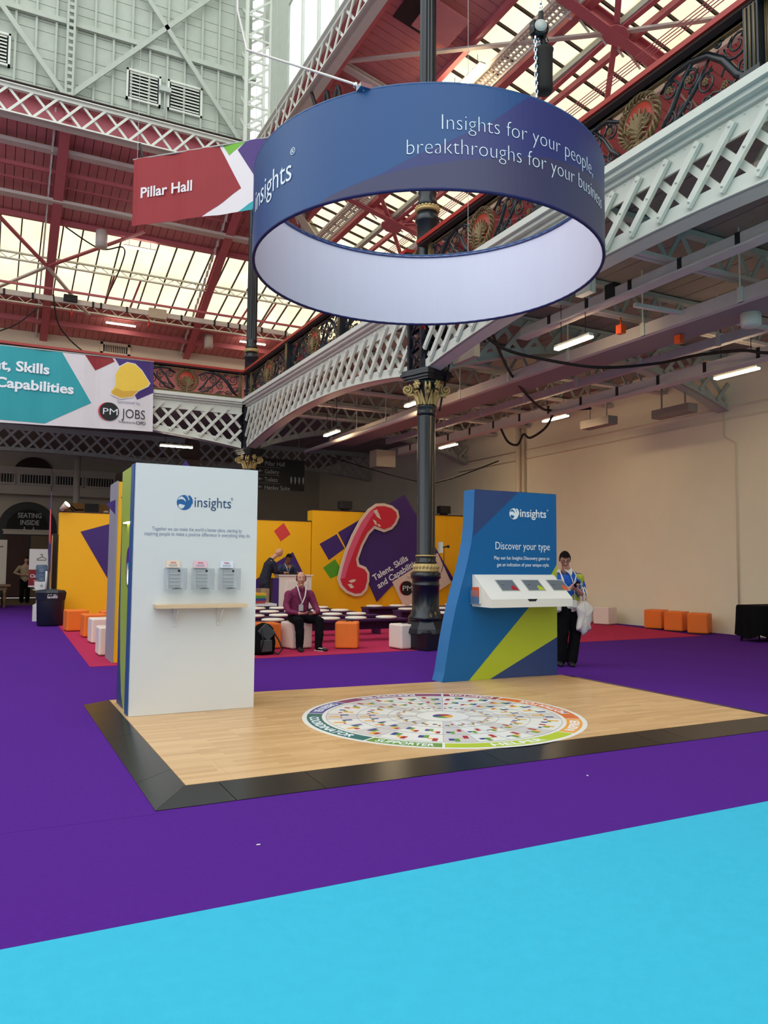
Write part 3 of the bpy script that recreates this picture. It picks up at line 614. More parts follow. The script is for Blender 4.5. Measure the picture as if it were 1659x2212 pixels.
# back roof: u = Y-23.4 ; region X-7.2 <= u ; right roof: u = X-7.2, region Y-23.4 <= u
def roof_cell(side, a0, a1, u0, u1, name, m, parent, zoff=0, t=.03):
    poly = [(a0, u0), (a1, u0), (a1, u1), (a0, u1)]
    if side == 'B': poly = clip(poly, lambda p: p[1]-(p[0]-7.2)+.001)
    else: poly = clip(poly, lambda p: p[1]-(p[0]-23.4)+.001)
    if len(poly) < 3: return
    if side == 'B': vs = [V((p[0], 23.4+p[1], zr(p[1])+zoff)) for p in poly]
    else: vs = [V((7.2+p[1], p[0], zr(p[1])+zoff)) for p in poly]
    k = len(vs); up_ = V((0, 0, t)); vv = vs+[v+up_ for v in vs]
    return MB().add(vv, [tuple(range(k)), tuple(range(k, 2*k))[::-1]]+[(i, i+k, (i+1) % k+k, (i+1) % k) for i in range(k)]).build(name, m, parent)
rb = struct(MB().bx((-1.5, 23.9, 15.0), (7.4, 24.0, 15.05)).build('ceiling', 'red_board'))   # back lean-to roof
rr = struct(MB().bx((7.5, 1.5, 15.0), (7.6, 23.3, 15.05)).build('ceiling', 'red_board'))    # right lean-to roof
UB0, UB1, UB2 = 5.55, 10.55, 14.1
roof_cell('B', -15, 15.3, 0, UB0, 'backing', 'gap_dark', rb, .06); roof_cell('B', -15, 15.3, UB1, UB2, 'backing', 'gap_dark', rb, .06)
a = -1.3
while a < 15.2:
    roof_cell('B', a, a+.252, .1, UB0, 'plank', 'red_board', rb, .005*random.random()); roof_cell('B', a, a+.252, UB1, UB2-.05, 'plank', 'red_board', rb, .005*random.random()); a += .27
UR0, UR1 = 2.85, 7.1
roof_cell('R', -13, 30, 0, UR0, 'backing', 'gap_dark', rr, .06); roof_cell('R', -13, 31, UR1, 8.1, 'backing', 'gap_dark', rr, .06)
a = 8.0
while a < 31:
    roof_cell('R', a, a+.252, .1, UR0, 'plank', 'red_board', rr, .005*random.random()); roof_cell('R', a, a+.252, UR1, 8.08, 'plank', 'red_board', rr, 0); a += .27
roof_cell('B', -15, -1.3, 0, UB2, 'outer_roof', 'red_board', rb, .03); roof_cell('R', -13, 3.0, 0, 8.1, 'outer_roof', 'red_board', rr, .03)
xs = [.0+.665*i-1.34 for i in range(26)]
for i, x in enumerate(xs[:-1]):
    for u0, u1 in ((UB0, 7.7), (7.7, UB1)): roof_cell('B', x+.02, x+.645, u0, u1, 'glass_pane', 'glass', rb, .05, .012)
    if x < 15: roof_cell('B', x-.022, x+.018, UB0, UB1, 'glazing_bar', 'gap_dark', rb, -.03, .09)
for i in range(42):
    y = 3.0+.665*i
    for u0, u1 in ((UR0, 4.9), (4.9, UR1)): roof_cell('R', y+.02, y+.645, u0, u1, 'glass_pane', 'glass', rr, .05, .012)
    roof_cell('R', y-.022, y+.018, UR0, UR1, 'glazing_bar', 'gap_dark', rr, -.03, .09)
# ribs, purlins, braces
def RB(x, u, dz=0): return V((x, 23.4+u, zr(u)+dz))
def RR(y, u, dz=0): return V((7.2+u, y, zr(u)+dz))
def rib(label, P0, P1, m='red_steel', w_=.24, h_=.3, name='roof_rib', side=True, upv=(0, 0, 1)):
    r = thing(name, label, 'rib', P0); MB().bar(P0, P1, w_*.25, h_, upv).build('web', m, r); d = V((0, 0, h_/2)); MB().bar(P0-d, P1-d, w_, .03, upv).build('bottom_flange', m, r); MB().bar(P0+d, P1+d, w_, .03, upv).build('top_flange', m, r)
    if side:
        b = MB(); n = int((P1-P0).length/.5)
        for i in range(n):
            t0, t1 = i/n, (i+1)/n; q = V((-.3, 0, 0)) if abs(P1.y-P0.y) > abs(P1.x-P0.x) else V((0, .3, 0))
            b.bar(P0.lerp(P1, t0)+q+V((0, 0, .1)), P0.lerp(P1, t1)+q-V((0, 0, .15)), .05, .02)
        b.build('side_lattice', 'lilac_steel', r)
    return r
rib('deep red roof rib crossing the skylight at the left, with crossed braces', RB(1.58, .3, -.25), RB(1.85, 14.0, -.2), w_=.3)
rib('red roof rib descending right of the hanging red banner', RB(7.25, .3, -.25), RB(8.1, 14.0, -.2), w_=.3)
rib('red hip beam meeting the far corner of the right gallery', V((7.5, 23.6, 14.7)), V((15.2, 31.4, 12.7)), 'white_steel', .3)
for y, lb in ((CY2-.3, 'red rib seen through the ring on its left'), (12.55, 'red rib crossing the skylight above the ring on the right'), (6.9, 'red rib above the view'),):
    rib(lb, RR(y, .3, -.15), RR(y, 8.0, -.15), w_=.26)
def lat_purlin(label, P0, P1, m, h_=.25, name='purlin'):
    r = thing(name, label, 'purlin', P0); d = V((0, 0, h_/2)); MB().bar(P0-d, P1-d, .1, .05).build('bottom_chord', m, r); MB().bar(P0+d, P1+d, .12, .05).build('top_chord', m, r)
    b = MB(); n = int((P1-P0).length/.35)
    for i in range(n): s = 1 if i % 2 else -1; b.bar(P0.lerp(P1, i/n)-d*s, P0.lerp(P1, (i+1)/n)+d*s, .04, .02)
    b.build('zigzag', m, r); return r
lat_purlin('white zigzag purlin across the middle of the back skylight', RB(-1.5, 7.7, -.2), RB(14.5, 7.7, -.2), 'white_steel')
lat_purlin('white zigzag purlin at the foot of the back skylight', RB(-1.5, 10.5, -.2), RB(15.2, 10.5, -.2), 'white_steel', .3)
def beam(label, P0, P1, w_, h_, m='red_steel', name='roof_beam', cat='beam'): return tag(MB().bar(P0, P1, w_, h_).build(name, m, loc=P0), label, cat)
beam('red beam at the foot of the back skylight', RB(-1.5, 10.9, -.2), RB(15.2, 10.9, -.2), .2, .1)
beam('fat pink pipe-like beam below the back skylight', RB(-1.5, 11.9, -.25), RB(15.2, 11.9, -.25), .22, .2)
beam('grey beam high on the red back roof', RB(-1.5, 1.9, -.25), RB(8.5, 1.9, -.25), .3, .12, 'lilac_steel')
beam('narrow red beam on the back roof below the clerestory', RB(-1.5, 2.9, -.2), RB(9, 2.9, -.2), .12, .12)
beam('grey walkway beam above the back skylight', RB(-1.5, 4.1, -.35), RB(9.5, 4.1, -.35), .35, .1, 'lilac_steel')
beam('red beam along the head of the back skylight', RB(-1.5, 5.4, -.15), RB(12.5, 5.4, -.15), .18, .16)
beam('thin red rail of the roof walkway', RB(-1.5, 3.6, -.15), RB(9, 3.6, -.15), .05, .05)
beam('slender red rail across the back skylight', RB(-1.5, 8.6, -.7), RB(13.5, 8.6, -.7), .08, .08)
sb = thing('service_beam', 'pale strapped beam across the back skylight carrying black box and plugs', 'beam', RB(3, 9.1, -.8)); MB().bar(RB(-1.5, 9.1, -.8), RB(11.6, 9.1, -.8), .1, .2).build('beam', 'lilac_steel', sb)
for x in (-.8, .2, 1.2, 3.4, 3.7, 4.7, 6.9, 8.3, 8.9, 9.4, 10.4, 11.5): MB().box(RB(x, 9.1, -.8), (.08, .13, .22)).build('black_strap', 'black', sb)
for x in (4.0, 5.0, 9.6, 10.6): MB().bar(RB(x, 7.8, -.3), RB(x-.1, 10.5, -.3), .07, .05).build('drop_strut', 'red_steel', sb)
tag(MB().box(RB(2.55, 9.0, -.75), (.5, .25, .25)).build('power_box', 'black', loc=RB(2.55, 9, -.75)), 'black power box on the strapped beam over the left skylight', 'box')
tag(MB().box(RB(5.9, 9.0, -.85), (.7, .25, .4)).build('power_box', 'beige_box', loc=RB(5.9, 9, -.8)), 'beige power box on the strapped beam right of the black one', 'box')
for x, lb in ((2.6, 'red plug dangling from the black power box'), (5.55, 'red plug dangling from the beige power box')):
    q = RB(x, 8.9, -1.0); tag(MB().tube([q, q-Z3*.3], .02).tube([q-Z3*.3, q-Z3*.5], .05).build('plug', 'red_plastic', loc=q), lb, 'plug')
cable('long black cable hanging in a curve below the left skylight', [RB(1.9, 8.6, -.9), RB(2.2, 9.2, -1.8), RB(3.2, 9.8, -2.4), RB(4.2, 10.6, -2.2)], .03)
cable('black cable slung to the left edge below the skylight', [RB(1.4, 9, -1.3), RB(.6, 9.2, -2.0), RB(-.6, 9.3, -2.6)], .025)
cable('black cable looped from the skylight head down to the beam', [RB(2.0, 5.2, -.4), RB(3.2, 5.6, -.7), RB(4.0, 5.6, -.5), RB(4.05, 6.4, -.7), RB(3.8, 8.4, -.9)], .025)
br = thing('roof_bracing', 'crossed red and grey braces meeting on the left roof rib', 'bracing', RB(1.6, 7.7, -.4))
for q in (RB(4.6, 4.7, -.35), RB(-1.3, 3.6, -.35), RB(-.9, 10.6, -.4), RB(3.4, 10.6, -.4)): MB().bar(RB(1.6, 7.7, -.4), q, .14, .06).build('brace', 'red_steel' if q.y < 29 else 'lilac_steel', br)
br = thing('roof_bracing', 'star of red braces over the right skylight near the top right corner', 'bracing', RR(12.5, 4.95, -.1))
for q in (RR(17.9, .4, -.25), RR(7.2, .4, -.25), RR(16.6, 8, -.25), RR(8.4, 8, -.25), RR(18.1, 5.1, -.2), RR(7.1, 5.0, -.2)): MB().bar(RR(12.53, 4.9, -.22), q, .13, .05).build('brace', 'lilac_steel' if abs(q.y-17.9) < .01 or abs(q.y-8.4) < .01 else 'red_steel', br)
MB().prism(circle(0, 0, .3, 8), RR(12.53, 4.9, -.27), X3*.98-Z3*.24, -Y3, .03).build('gusset', 'red_steel', br)
br = thing('roof_bracing', 'star of red braces seen through the ring', 'bracing', RR(23.6, 5, -.1))
for q in (RR(18.1, .4, -.25), RR(27.4, 8, -.25), RR(19.5, 8, -.25), RR(18.2, 5.1, -.2)): MB().bar(RR(23.6, 5, -.22), q, .13, .05).build('brace', 'red_steel', br)
MB().prism(circle(0, 0, .38, 8), RR(23.6, 5, -.27), X3*.98-Z3*.24, -Y3, .03).build('gusset', 'red_steel', br)
rib('grey strut from the beam node across the red roof to the skylight', RR(17.9, .4, -.2), RR(17.95, 7.9, -.2), 'lilac_steel', .2, .12, 'roof_strut', False)
lad = thing('cable_ladder', 'dark lattice cable ladder running along the right skylight', 'cable ladder', RR(14, 3.5, -.2))
for s in (0, .42): MB().bar(RR(3, 3.35+s, -.25), RR(27, 3.35+s, -.25), .05, .1).build('side_rail', 'lilac_steel', lad)
b = MB()
for i in range(190): b.bar(RR(4+i*.12, 3.35, -.25), RR(4+i*.12, 3.77, -.25), .03, .03)
b.bar(RR(4, 3.5, -.2), RR(27, 3.5, -.2), .1, .06); b.bar(RR(4, 3.65, -.2), RR(27, 3.65, -.2), .05, .05); b.build('rungs', 'lilac_steel', lad)
for uu, wd, m, lb in ((4.05, .22, 'red_steel', 'broad red beam beside the cable ladder on the right skylight'), (5.35, .12, 'red_steel', 'thin red rod-like beam on the right skylight'), (4.9, .16, 'grey_steel', 'dusty grey beam on the right skylight'), (2.75, .14, 'red_steel', 'red beam along the head of the right skylight'), (6.5, .06, 'red_steel', 'slim rod low on the right skylight'), (6.9, .16, 'lilac_steel', 'lilac channel low on the right skylight')):
    beam(lb, RR(2.5, uu, -.12), RR(29, uu, -.12), wd, .14, m)
sb = thing('service_beam', 'lilac strapped beam over the right skylight above the handrail', 'beam', RR(10, 5.9, -.6)); MB().bar(RR(3, 5.9, -.6), RR(26, 5.9, -.6), .1, .22).build('beam', 'lilac_steel', sb)
for i in range(18): MB().box(RR(3.6+i*1.2, 5.9, -.6), (.13, .08, .24)).build('black_strap', 'black', sb)
for k in range(4): MB().tube([RR(3, 5.45+.07*k, -.5), RR(26, 5.45+.07*k, -.5)], .012, 5).build('wire', 'red_steel', sb)
t = thing('roof_hatch', 'open square hatch in the red roof beside the column top', 'hatch', RR(15.4, 1.4, -.2))
MB().prism([(-.5, -.5), (.5, -.5), (.5, .5), (-.5, .5)], RR(15.3, 1.45, -.02), Y3, X3*.97-Z3*.24, .02).build('opening', 'gap_dark', t); MB().prism([(-.5, -.5), (.5, -.5), (.5, .5), (-.5, .5)], RR(14.9, 1.75, -.3), Y3, X3*.97-Z3*.24, .05).build('flap', 'red_board', t)
lamp(4.6, 29.1, 13.1, 1.1, 'lit tube lamp hanging in front of the left skylight', 'x', 'tube_white', drop=13.5)
lamp(4.75, 34.4, 11.75, 1.2, 'lit tube lamp under the red boards below the left skylight', 'x', 'tube_white', drop=12.1)
lamp(10.6, 34.4, 11.75, 1.2, 'lit tube lamp on the red boards just right of the far column', 'x', 'tube_white', drop=12.1)
lamp(10.3, 15.9, 13.7, 1.5, 'bright tube lamp at the skylight over the ring rim', 'y', 'tube_light', .18, drop=14.1)
t = thing('wall_vent', 'cream air vent in the upper wall above the talent banner', 'vent', (4.75, 36.7, 11.2)); MB().bx((4.2, 36.58, 10.98), (5.5, 36.7, 11.06)).bx((4.2, 36.58, 11.4), (5.5, 36.7, 11.5)).bx((4.2, 36.58, 10.98), (4.32, 36.7, 11.5)).bx((5.38, 36.58, 10.98), (5.5, 36.7, 11.5)).build('frame', 'wall_cream', t)
MB().bx((4.3, 36.66, 11.03), (5.4, 36.69, 11.42)).build('recess', 'black', t)
for k in range(12): MB().bx((4.4+k*.08, 36.62, 11.05), (4.43+k*.08, 36.65, 11.42)).build('slat', 'wall_cream', t)
for x, y, z, lb in ((3.2, 28.6, 13.0, 'pale cylinder speaker in front of the skylight head'), (8.6, 34.6, 11.6, 'white cylinder speaker by the rib foot left of the far column')):
    tag(MB().lathe([(0, -.3), (.2, -.3), (.2, .3), (0, .3)], (x, y, z), 14).build('drum_speaker', 'lilac_steel', loc=(x, y, z)), lb, 'speaker')
tag(MB().lathe([(0, 0), (.1, 0), (.1, .2), (0, .2)], (8.6, 34.6, 12.0), 10).build('beacon', 'orange_plastic', loc=(8.6, 34.6, 12)), 'orange beacon above the white speaker', 'beacon')
# ------------------------------------------------------------------ hanging fabric ring
RX, RY, RRAD, RZ0, RZ1 = 4.427, 7.667, 2.0, 4.92, 5.915
ring = thing('hanging_ring', 'huge round blue fabric ring sign with white inside, hung over the stand', 'sign', (RX, RY, RZ0))
def cylp(a, z, r=RRAD): return V((RX+r*math.cos(math.radians(a)), RY+r*math.sin(math.radians(a)), z))
def interp(tab, a):
    if a <= tab[0][0]: return tab[0][1]
    for (a0, z0), (a1, z1) in zip(tab, tab[1:]):
        if a <= a1: return z0+(z1-z0)*(a-a0)/(a1-a0)
    return tab[-1][1]
up_b = [(-152, 4.9), (-149, 4.958), (-132.5, 5.077), (-122.7, 5.235), (-115.5, 5.341), (-103, 5.576), (-91.9, 5.9), (-88, 5.93), (-20, 5.93), (0, 4.92)]
lo_b = [(-152, 4.9), (-149, 4.955), (-132.5, 5.07), (-103, 5.232), (-92, 5.32), (-85.7, 5.376), (-55.6, 5.5), (-10, 5.4), (0, 4.92)]
b = MB()
for i in range(180):
    a0, a1 = -180+2*i, -178+2*i
    cl = lambda z: min(max(z, RZ0), RZ1)
    e0 = [RZ0, cl(interp(lo_b, a0)), cl(max(interp(up_b, a0), interp(lo_b, a0))), RZ1]; e1 = [RZ0, cl(interp(lo_b, a1)), cl(max(interp(up_b, a1), interp(lo_b, a1))), RZ1]
    if a1 > 4 or a1 <= -154: e0 = [RZ0, RZ0, RZ0, RZ1]; e1 = e0
    for k in range(3):
        if e0[k+1]-e0[k] < 1e-4 and e1[k+1]-e1[k] < 1e-4: continue
        b.add([cylp(a0, e0[k]), cylp(a1, e1[k]), cylp(a1, e1[k+1]), cylp(a0, e0[k+1])], [(0, 1, 2, 3)], [2, 1, 0][k], True)
b.build('outer_fabric', ['ring_blue', 'ring_indigo', 'ring_violet'], ring)
b = MB()
for i in range(180):
    a0, a1 = 2*i, 2*i+2; w0, w1 = [.006*math.sin(a*1.3)+.004*math.sin(a*.37*9) for a in (math.radians(a0)*9, math.radians(a1)*9)]
    b.add([cylp(a1, RZ0, 1.972), cylp(a0, RZ0, 1.972), cylp(a0, RZ1, 1.972), cylp(a1, RZ1, 1.972)], [(0, 1, 2, 3)], 0, True)
b.build('inner_fabric', 'ring_inner', ring)
def hoop(z, r, rr): return MB().tube([cylp(4*i, z, r) for i in range(90)], rr, 8, closed=True)
hoop(RZ0, 1.986, .018).build('bottom_hem', 'ring_edge', ring); hoop(RZ1, 1.986, .018).build('top_hem', 'ring_blue', ring); hoop(RZ1-.03, 1.965, .012).build('inner_trim', 'ring_indigo', ring)
def ringtext(body, size, a, z, width, off, gap=1): return text(ring, body, size, (0, 0, 0), X3, Z3, 'letter_white', width, off=off, warp=lambda x, y, q: cylp(a+math.degrees(x/2.0), z+y, 2.006+q), gap=gap)
ringtext('Insights for your people,', .215, -116.7, 5.47, 1.86, -.022); ringtext('breakthroughs for your business', .215, -125.7, 5.24, 2.47, -.022)
ringtext('insights', .34, -187, 5.285, .87, -.004)
ringtext('\u00ae', .1, -162.2, 5.53, None, 0)
# four chain suspensions
def logo(parent, o, u, v, d, fg, bgm, nm='logo'):
    o, u, v = V(o), V(u), V(v); n_ = u.cross(v).normalized(); q = MB(); r = d/2
    q.prism(circle(0, 0, r, 40), o, u, v, .002); q.prism(circle(.12*r, .14*r, r*1.0, 20, -.35, 1.1)+[(.55*r, .75*r), (.8*r, .1*r)], o+n_*.0023, u, v, .0005); q0 = q.build(nm, fg, parent)
    q = MB(); oo = o+n_*.002
    q.prism([(-.92*r, .3*r), (-.7*r, .62*r), (-.35*r, .82*r), (.05*r, .5*r), (.22*r, .08*r), (-.2*r, .42*r), (-.55*r, .42*r)], oo, u, v, .001)
    q.prism([(-.8*r, -.5*r), (-.68*r, -.22*r), (-.4*r, -.25*r), (.1*r, -.38*r), (-.1*r, -.72*r), (-.4*r, -.86*r), (-.66*r, -.72*r)], oo, u, v, .001)
    arc = [(r*(.05+.6*math.cos(a)), r*(.25+.75*math.sin(a))) for a in [1.25-.14*i for i in range(9)]]; arc2 = [(x-.1*r, y-.03*r) for x, y in arc[::-1]]
    q.prism(arc+arc2, oo, u, v, .001); q.build(nm+'_swoosh', bgm, q0)
logo(ring, cylp(-198.5, 5.37, 2.004), (V((-math.sin(math.radians(-198.5)), math.cos(math.radians(-198.5)), 0))), Z3, .3, 'letter_white', 'ring_blue')
ht = thing('chain_hoist', 'black chain hoist with a long black chain bag above the ring', 'hoist', (5.35, 6.72, 7.0))
hx, hy = 5.36, 6.72
b = MB().lathe([(0, 6.83), (.08, 6.835), (.098, 6.87), (.095, 7.0), (.1, 7.3), (.11, 7.34), (.095, 7.345), (.07, 7.32)], (hx+.04, hy, 0), 18).build('chain_bag', 'hoist_black', ht)
b = MB(); b.v = []; b.lathe([(0, -.06), (.085, -.06), (.1, -.04), (.1, .04), (.085, .06), (0, .06)], (0, 0, 0), 24); b.v = [(hx-.02+p[0]*.891+p[2]*.454*1.0, hy-p[0]*.454+p[2]*.891, 7.56+p[1]) for p in b.v]; b.build('motor_drum', 'black_gloss', ht)
b = MB().tube([(hx-.055, hy-.068, 7.56), (hx-.058, hy-.074, 7.56)], .07, 20).build('drum_cover', 'grey_steel', ht)
MB().tube([(hx, hy, 7.6), (hx, hy, 7.78)], .03, 8).tube([(hx+.04, hy, 7.35), (hx+.02, hy, 7.5)], .03, 8).bx((hx-.12, hy-.03, 7.5), (hx-.04, hy+.05, 7.64)).build('hook', 'black', ht)
def chain(b, p, q, lk=.05, r=.007):
    p, q = V(p), V(q); n = int((q-p).length/lk); d = (q-p).normalized(); s = d.cross(V((.3, .8, .1))).normalized(); t = d.cross(s)
    for i in range(n):
        c = p+d*lk*(i+.5); e = s if i % 2 else t
        b.tube([c+d*.033*math.cos(a)+e*.016*math.sin(a) for a in [2*PI*j/8 for j in range(8)]], r, 4, closed=True)
for p_, q_ in (((hx-.09, hy-.05, 5.93), (hx-.08, hy, 7.5)), ((hx-.03, hy, 7.3), (hx-.02, hy, 7.5)), ((hx+.1, hy, 7.3), (hx+.08, hy, 7.5)), ((hx, hy, 7.78), (hx, hy, 11))): b = MB(); chain(b, p_, q_); b.build('chain', 'chrome', ht)['kind'] = 'stuff'
q1 = cylp(-137, RZ1)
t = thing('rigging_line', 'pale rope and clamp running from the roof node to the left top of the ring', 'rope', q1)
MB().tube([q1+V((0, 0, .0)), q1+V((-.06, .1, .1)), q1+V((-.35, .55, .42)), q1+V((-.75, 1.3, .95)), q1+V((-.8, 1.5, 1.5)), q1+V((-.9, 1.7, 6))], .012, 6).build('rope', 'cotton', t); MB().box(q1+V((0, 0, .02)), (.12, .1, .04)).ball(q1+V((-.05, .08, .08)), .03, n=6).build('clamp', 'chrome', t)
for a, lb in ((43, 'steel wire holding the far right of the ring'), (133, 'steel wire holding the far left of the ring')):
    q = cylp(a, RZ1); tag(MB().tube([q, q+Z3*9], .004, 4).build('suspension_wire', 'grey_steel', loc=q), lb, 'wire')
tag(MB().ball((2.85, 7.3, 8.95), (.16, .16, .16), n=14).tube([(2.85, 7.3, 9.05), (2.85, 7.3, 16)], .01).build('hoist_ball', 'hoist_black', loc=(2.85, 7.3, 8.95)), 'black round weight hanging at the very top of the view', 'weight')
cable('bunched black cable hanging at the corner of the roof beam', [(7.2, 18.6, 14.0), (7.3, 18.2, 13.2), (7.35, 17.9, 13.7), (7.35, 17.6, 12.9), (7.4, 17.3, 13.5), (7.4, 17.0, 12.7)], .05)

# ------------------------------------------------------------------ hanging banners
# red banner, turned about 20 degrees, edges measured at its real place in the nave
A_, B_ = V((3.13, 21.18, 0)), V((5.62, 18.79, 0)); uu_ = (B_-A_).normalized(); LB = (B_-A_).length+1.0; zt_, zb_ = 12.37, 10.52
ban = thing('hanging_banner', 'red hanging banner reading Pillar Hall, left of the blue ring', 'banner', (A_.x, A_.y, zb_))
n_ = uu_.cross(Z3)
def cloth(pt, x0, x1, z0, z1, O, u, m, parent, name, amp=.03, nx=48, nz=10, off=0):
    def f(x, z): return O+u*x+Z3*z+u.cross(Z3)*(off+amp*math.sin(x*4.1)*math.sin(z*.9+x)+amp*.6*math.sin(x*9+z*2))
    return None
def bannerpoly(parent, name, polys, m, O, u, off, amp):
    """fabric piece cut along u,z and slightly waved; polys are convex outlines"""
    b = MB(); nn = u.cross(Z3)
    wv = lambda x, z: amp*math.sin(x*4.1)+amp*.5*math.sin(x*9)
    for poly in polys:
        x0 = min(p[0] for p in poly); x1 = max(p[0] for p in poly); 
        for i in range(math.floor(x0/.15), math.ceil(x1/.15)):
            a, c = i*.15, (i+1)*.15; q = clip(clip(poly, lambda p: p[0]-a), lambda p: c-p[0])
            if len(q) < 3: continue
            vs = [O+u*p[0]+Z3*p[1]+nn*(off+wv(p[0], p[1])) for p in q]; k = len(vs); vs += [v-nn*.004 for v in vs]
            b.add(vs, [tuple(range(k)), tuple(range(k, 2*k))[::-1]]+[(j, j+k, (j+1) % k+k, (j+1) % k) for j in range(k)])
    return b.build(name, m, parent), wv
H_ = zt_-zb_; O_ = V((A_.x, A_.y, zb_))
bannerpoly(ban, 'sheet', [[(0, 0), (LB, 0), (LB, H_), (0, H_)]], 'banner_white', O_, uu_, 0, .02)
bannerpoly(ban, 'red_field', [[(0, 0), (2.1, 0), (3.22, .62), (2.55, H_), (0, H_)]], 'banner_red', O_, uu_, .006, .02)
bannerpoly(ban, 'green_shape', [[(2.65, H_), (3.35, H_), (2.85, H_-.3)]], 'banner_green', O_, uu_, .006, .02)
bannerpoly(ban, 'purple_shape', [[(3.35, H_), (LB, H_), (LB, H_-1.0), (3.62, H_-1.0)], [(3.1, H_-.2), (3.35, H_), (3.62, H_-1.0)]], 'purple_print', O_, uu_, .006, .02)
bannerpoly(ban, 'teal_shape', [[(3.15, 0), (3.45, .17), (LB, .6), (LB, 0)]], 'banner_teal', O_, uu_, .006, .02)
MB().tube([O_-uu_*.03+Z3*H_, O_+uu_*(LB+.03)+Z3*H_], .022, 8).build('top_pole', 'grey_steel', ban)
text(ban, 'Pillar Hall', .4, O_+uu_*.24+Z3*.74+n_*.035, uu_, Z3, 'banner_white', 1.55, off=.022)
MB().bar(O_+uu_*.25+Z3*(H_+.02), O_+uu_*.02+Z3*(H_+.55)-n_*.2, .04, .06).build('hanging_clip', 'black', ban)
for q_ in (.1, 3.6): MB().tube([O_+uu_*q_+Z3*H_, O_+uu_*q_+Z3*(H_+4)], .006, 4).build('wire', 'grey_steel', ban)
# talent banner on the back balustrade (plane Y = 23.1)
tb = thing('hanging_banner', 'wide teal and white banner with a yellow hard hat on the back balustrade', 'banner', (-2.2, 23.12, 5.28)); TO = V((0, 23.1, 0))
bannerpoly(tb, 'sheet', [[(-2.2, 5.2), (4.17, 5.35), (4.14, 7.4), (-2.2, 7.3)]], 'banner_white', TO, X3, 0, .012)
bannerpoly(tb, 'teal_field', [[(-2.2, 5.33), (1.28, 5.33), (2.46, 6.02), (1.64, 7.38), (-2.2, 7.3)]], 'banner_teal', TO, X3, .006, .012)
bannerpoly(tb, 'red_shape', [[(2.25, 7.37), (2.98, 7.385), (3.05, 7.28), (2.54, 6.96)]], 'banner_red', TO, X3, .006, .012)
bannerpoly(tb, 'purple_shape', [[(3.05, 7.385), (4.14, 7.4), (4.16, 6.5), (3.7, 6.24), (3.36, 6.9)]], 'purple_print', TO, X3, .006, .012)
MB().tube([(-2.2, 23.1, 7.32), (4.15, 23.1, 7.41)], .02).build('top_pole', 'grey_steel', tb)
hat = [(2.97, 6.39), (3.02, 6.32), (3.25, 6.24), (3.56, 6.31), (3.72, 6.5), (3.98, 6.66), (4.03, 6.76), (3.9, 6.95), (3.8, 7.1), (3.61, 7.26), (3.4, 7.28), (3.2, 7.14), (3.08, 6.9), (3.1, 6.6)]
TB = V((0, 23.075, 0)); hc = (3.5, 6.8)
MB().prism([(hc[0]+(x-hc[0])*1.06, hc[1]+(z-hc[1])*1.06) for x, z in hat], TB, X3, Z3, .002).build('hat_outline', 'banner_white', tb)
MB().prism(hat, TB-Y3*.003, X3, Z3, .002).build('hard_hat', 'hat_yellow', tb)
hh_ = bpy.data.objects['hard_hat']; MB().prism([(2.98, 6.385), (3.03, 6.33), (3.25, 6.255), (3.55, 6.32), (3.72, 6.5), (3.55, 6.48), (3.3, 6.45), (3.12, 6.52)], TB-Y3*.006, X3, Z3, .002).build('hat_brim', 'hat_shade', hh_)
def pmlogo(parent, c, d, tilt=0, full=True):
    u = X3*math.cos(tilt)+Z3*math.sin(tilt); v = -X3*math.sin(tilt)+Z3*math.cos(tilt); c = V(c)
    MB().prism(circle(-.08*d, 0, d/2, 32), c, u, v, .002).build('logo_crescent', 'red_print', parent); MB().prism(circle(0, 0, d/2, 32), c-Y3*.003, u, v, .002).build('logo_disc', 'black', parent)
    text(parent, 'PM', d*.5, c-Y3*.006-u*d*.38-v*d*.17, u, v, 'letter_white', d*.76, off=-.005)
    return u, v
pmlogo(tb, (2.95, 23.075, 5.82), .52)
text(tb, 'JOBS', .38, (3.3, 23.07, 5.68), X3, Z3, 'black', .65, off=-.006); text(tb, 'Sponsored by', .12, (3.15, 23.07, 6.1), X3, Z3, 'letter_grey', .62)
text(tb, 'The official job site of the', .09, (3.2, 23.07, 5.53), X3, Z3, 'black', .46); text(tb, 'CIPD', .13, (3.68, 23.07, 5.52), X3, Z3, 'black', .27, off=.01)
text(tb, 'Talent, Skills', .38, (1.35, 23.07, 6.7), X3, Z3, 'letter_white', 2.15, 'RIGHT', off=.03); text(tb, 'and Capabilities', .38, (1.99, 23.07, 6.22), X3, Z3, 'letter_white', 2.72, 'RIGHT', off=.03)

# ------------------------------------------------------------------ the wooden stand floor
PX0, PX1, PY0 = 1.235, 7.05, 5.3
back = lambda x: 8.9-(x-PX0)*.07
deck = thing('stand_floor', 'low beech laminate platform under the two display walls', 'platform', (PX0, PY0, 0))
MB().prism([(PX0, PY0), (PX1, PY0), (PX1, back(PX1)), (PX0, back(PX0))], (0, 0, .001), X3, Y3, .028).build('base', 'black', deck)
row = 0; y = PY0
while y < 8.9:
    x = PX0-random.choice([0, .35, .7, 1.05]); y1 = y+.192
    while x < PX1:
        poly = clip(clip([(max(x, PX0), y), (min(x+1.38, PX1), y), (min(x+1.38, PX1), y1), (max(x, PX0), y1)], lambda p: back(p[0])-p[1]), lambda p: 1)
        if len(poly) > 2 and poly[1][0]-poly[0][0] > .02: MB().prism([(p[0]+(.0006 if i in (0, 3) else -.0006), p[1]) for i, p in enumerate(poly)], (0, 0, .029), X3, Y3, .011).build('plank', 'laminate', deck)
        x += 1.38
    y = y1+.0008
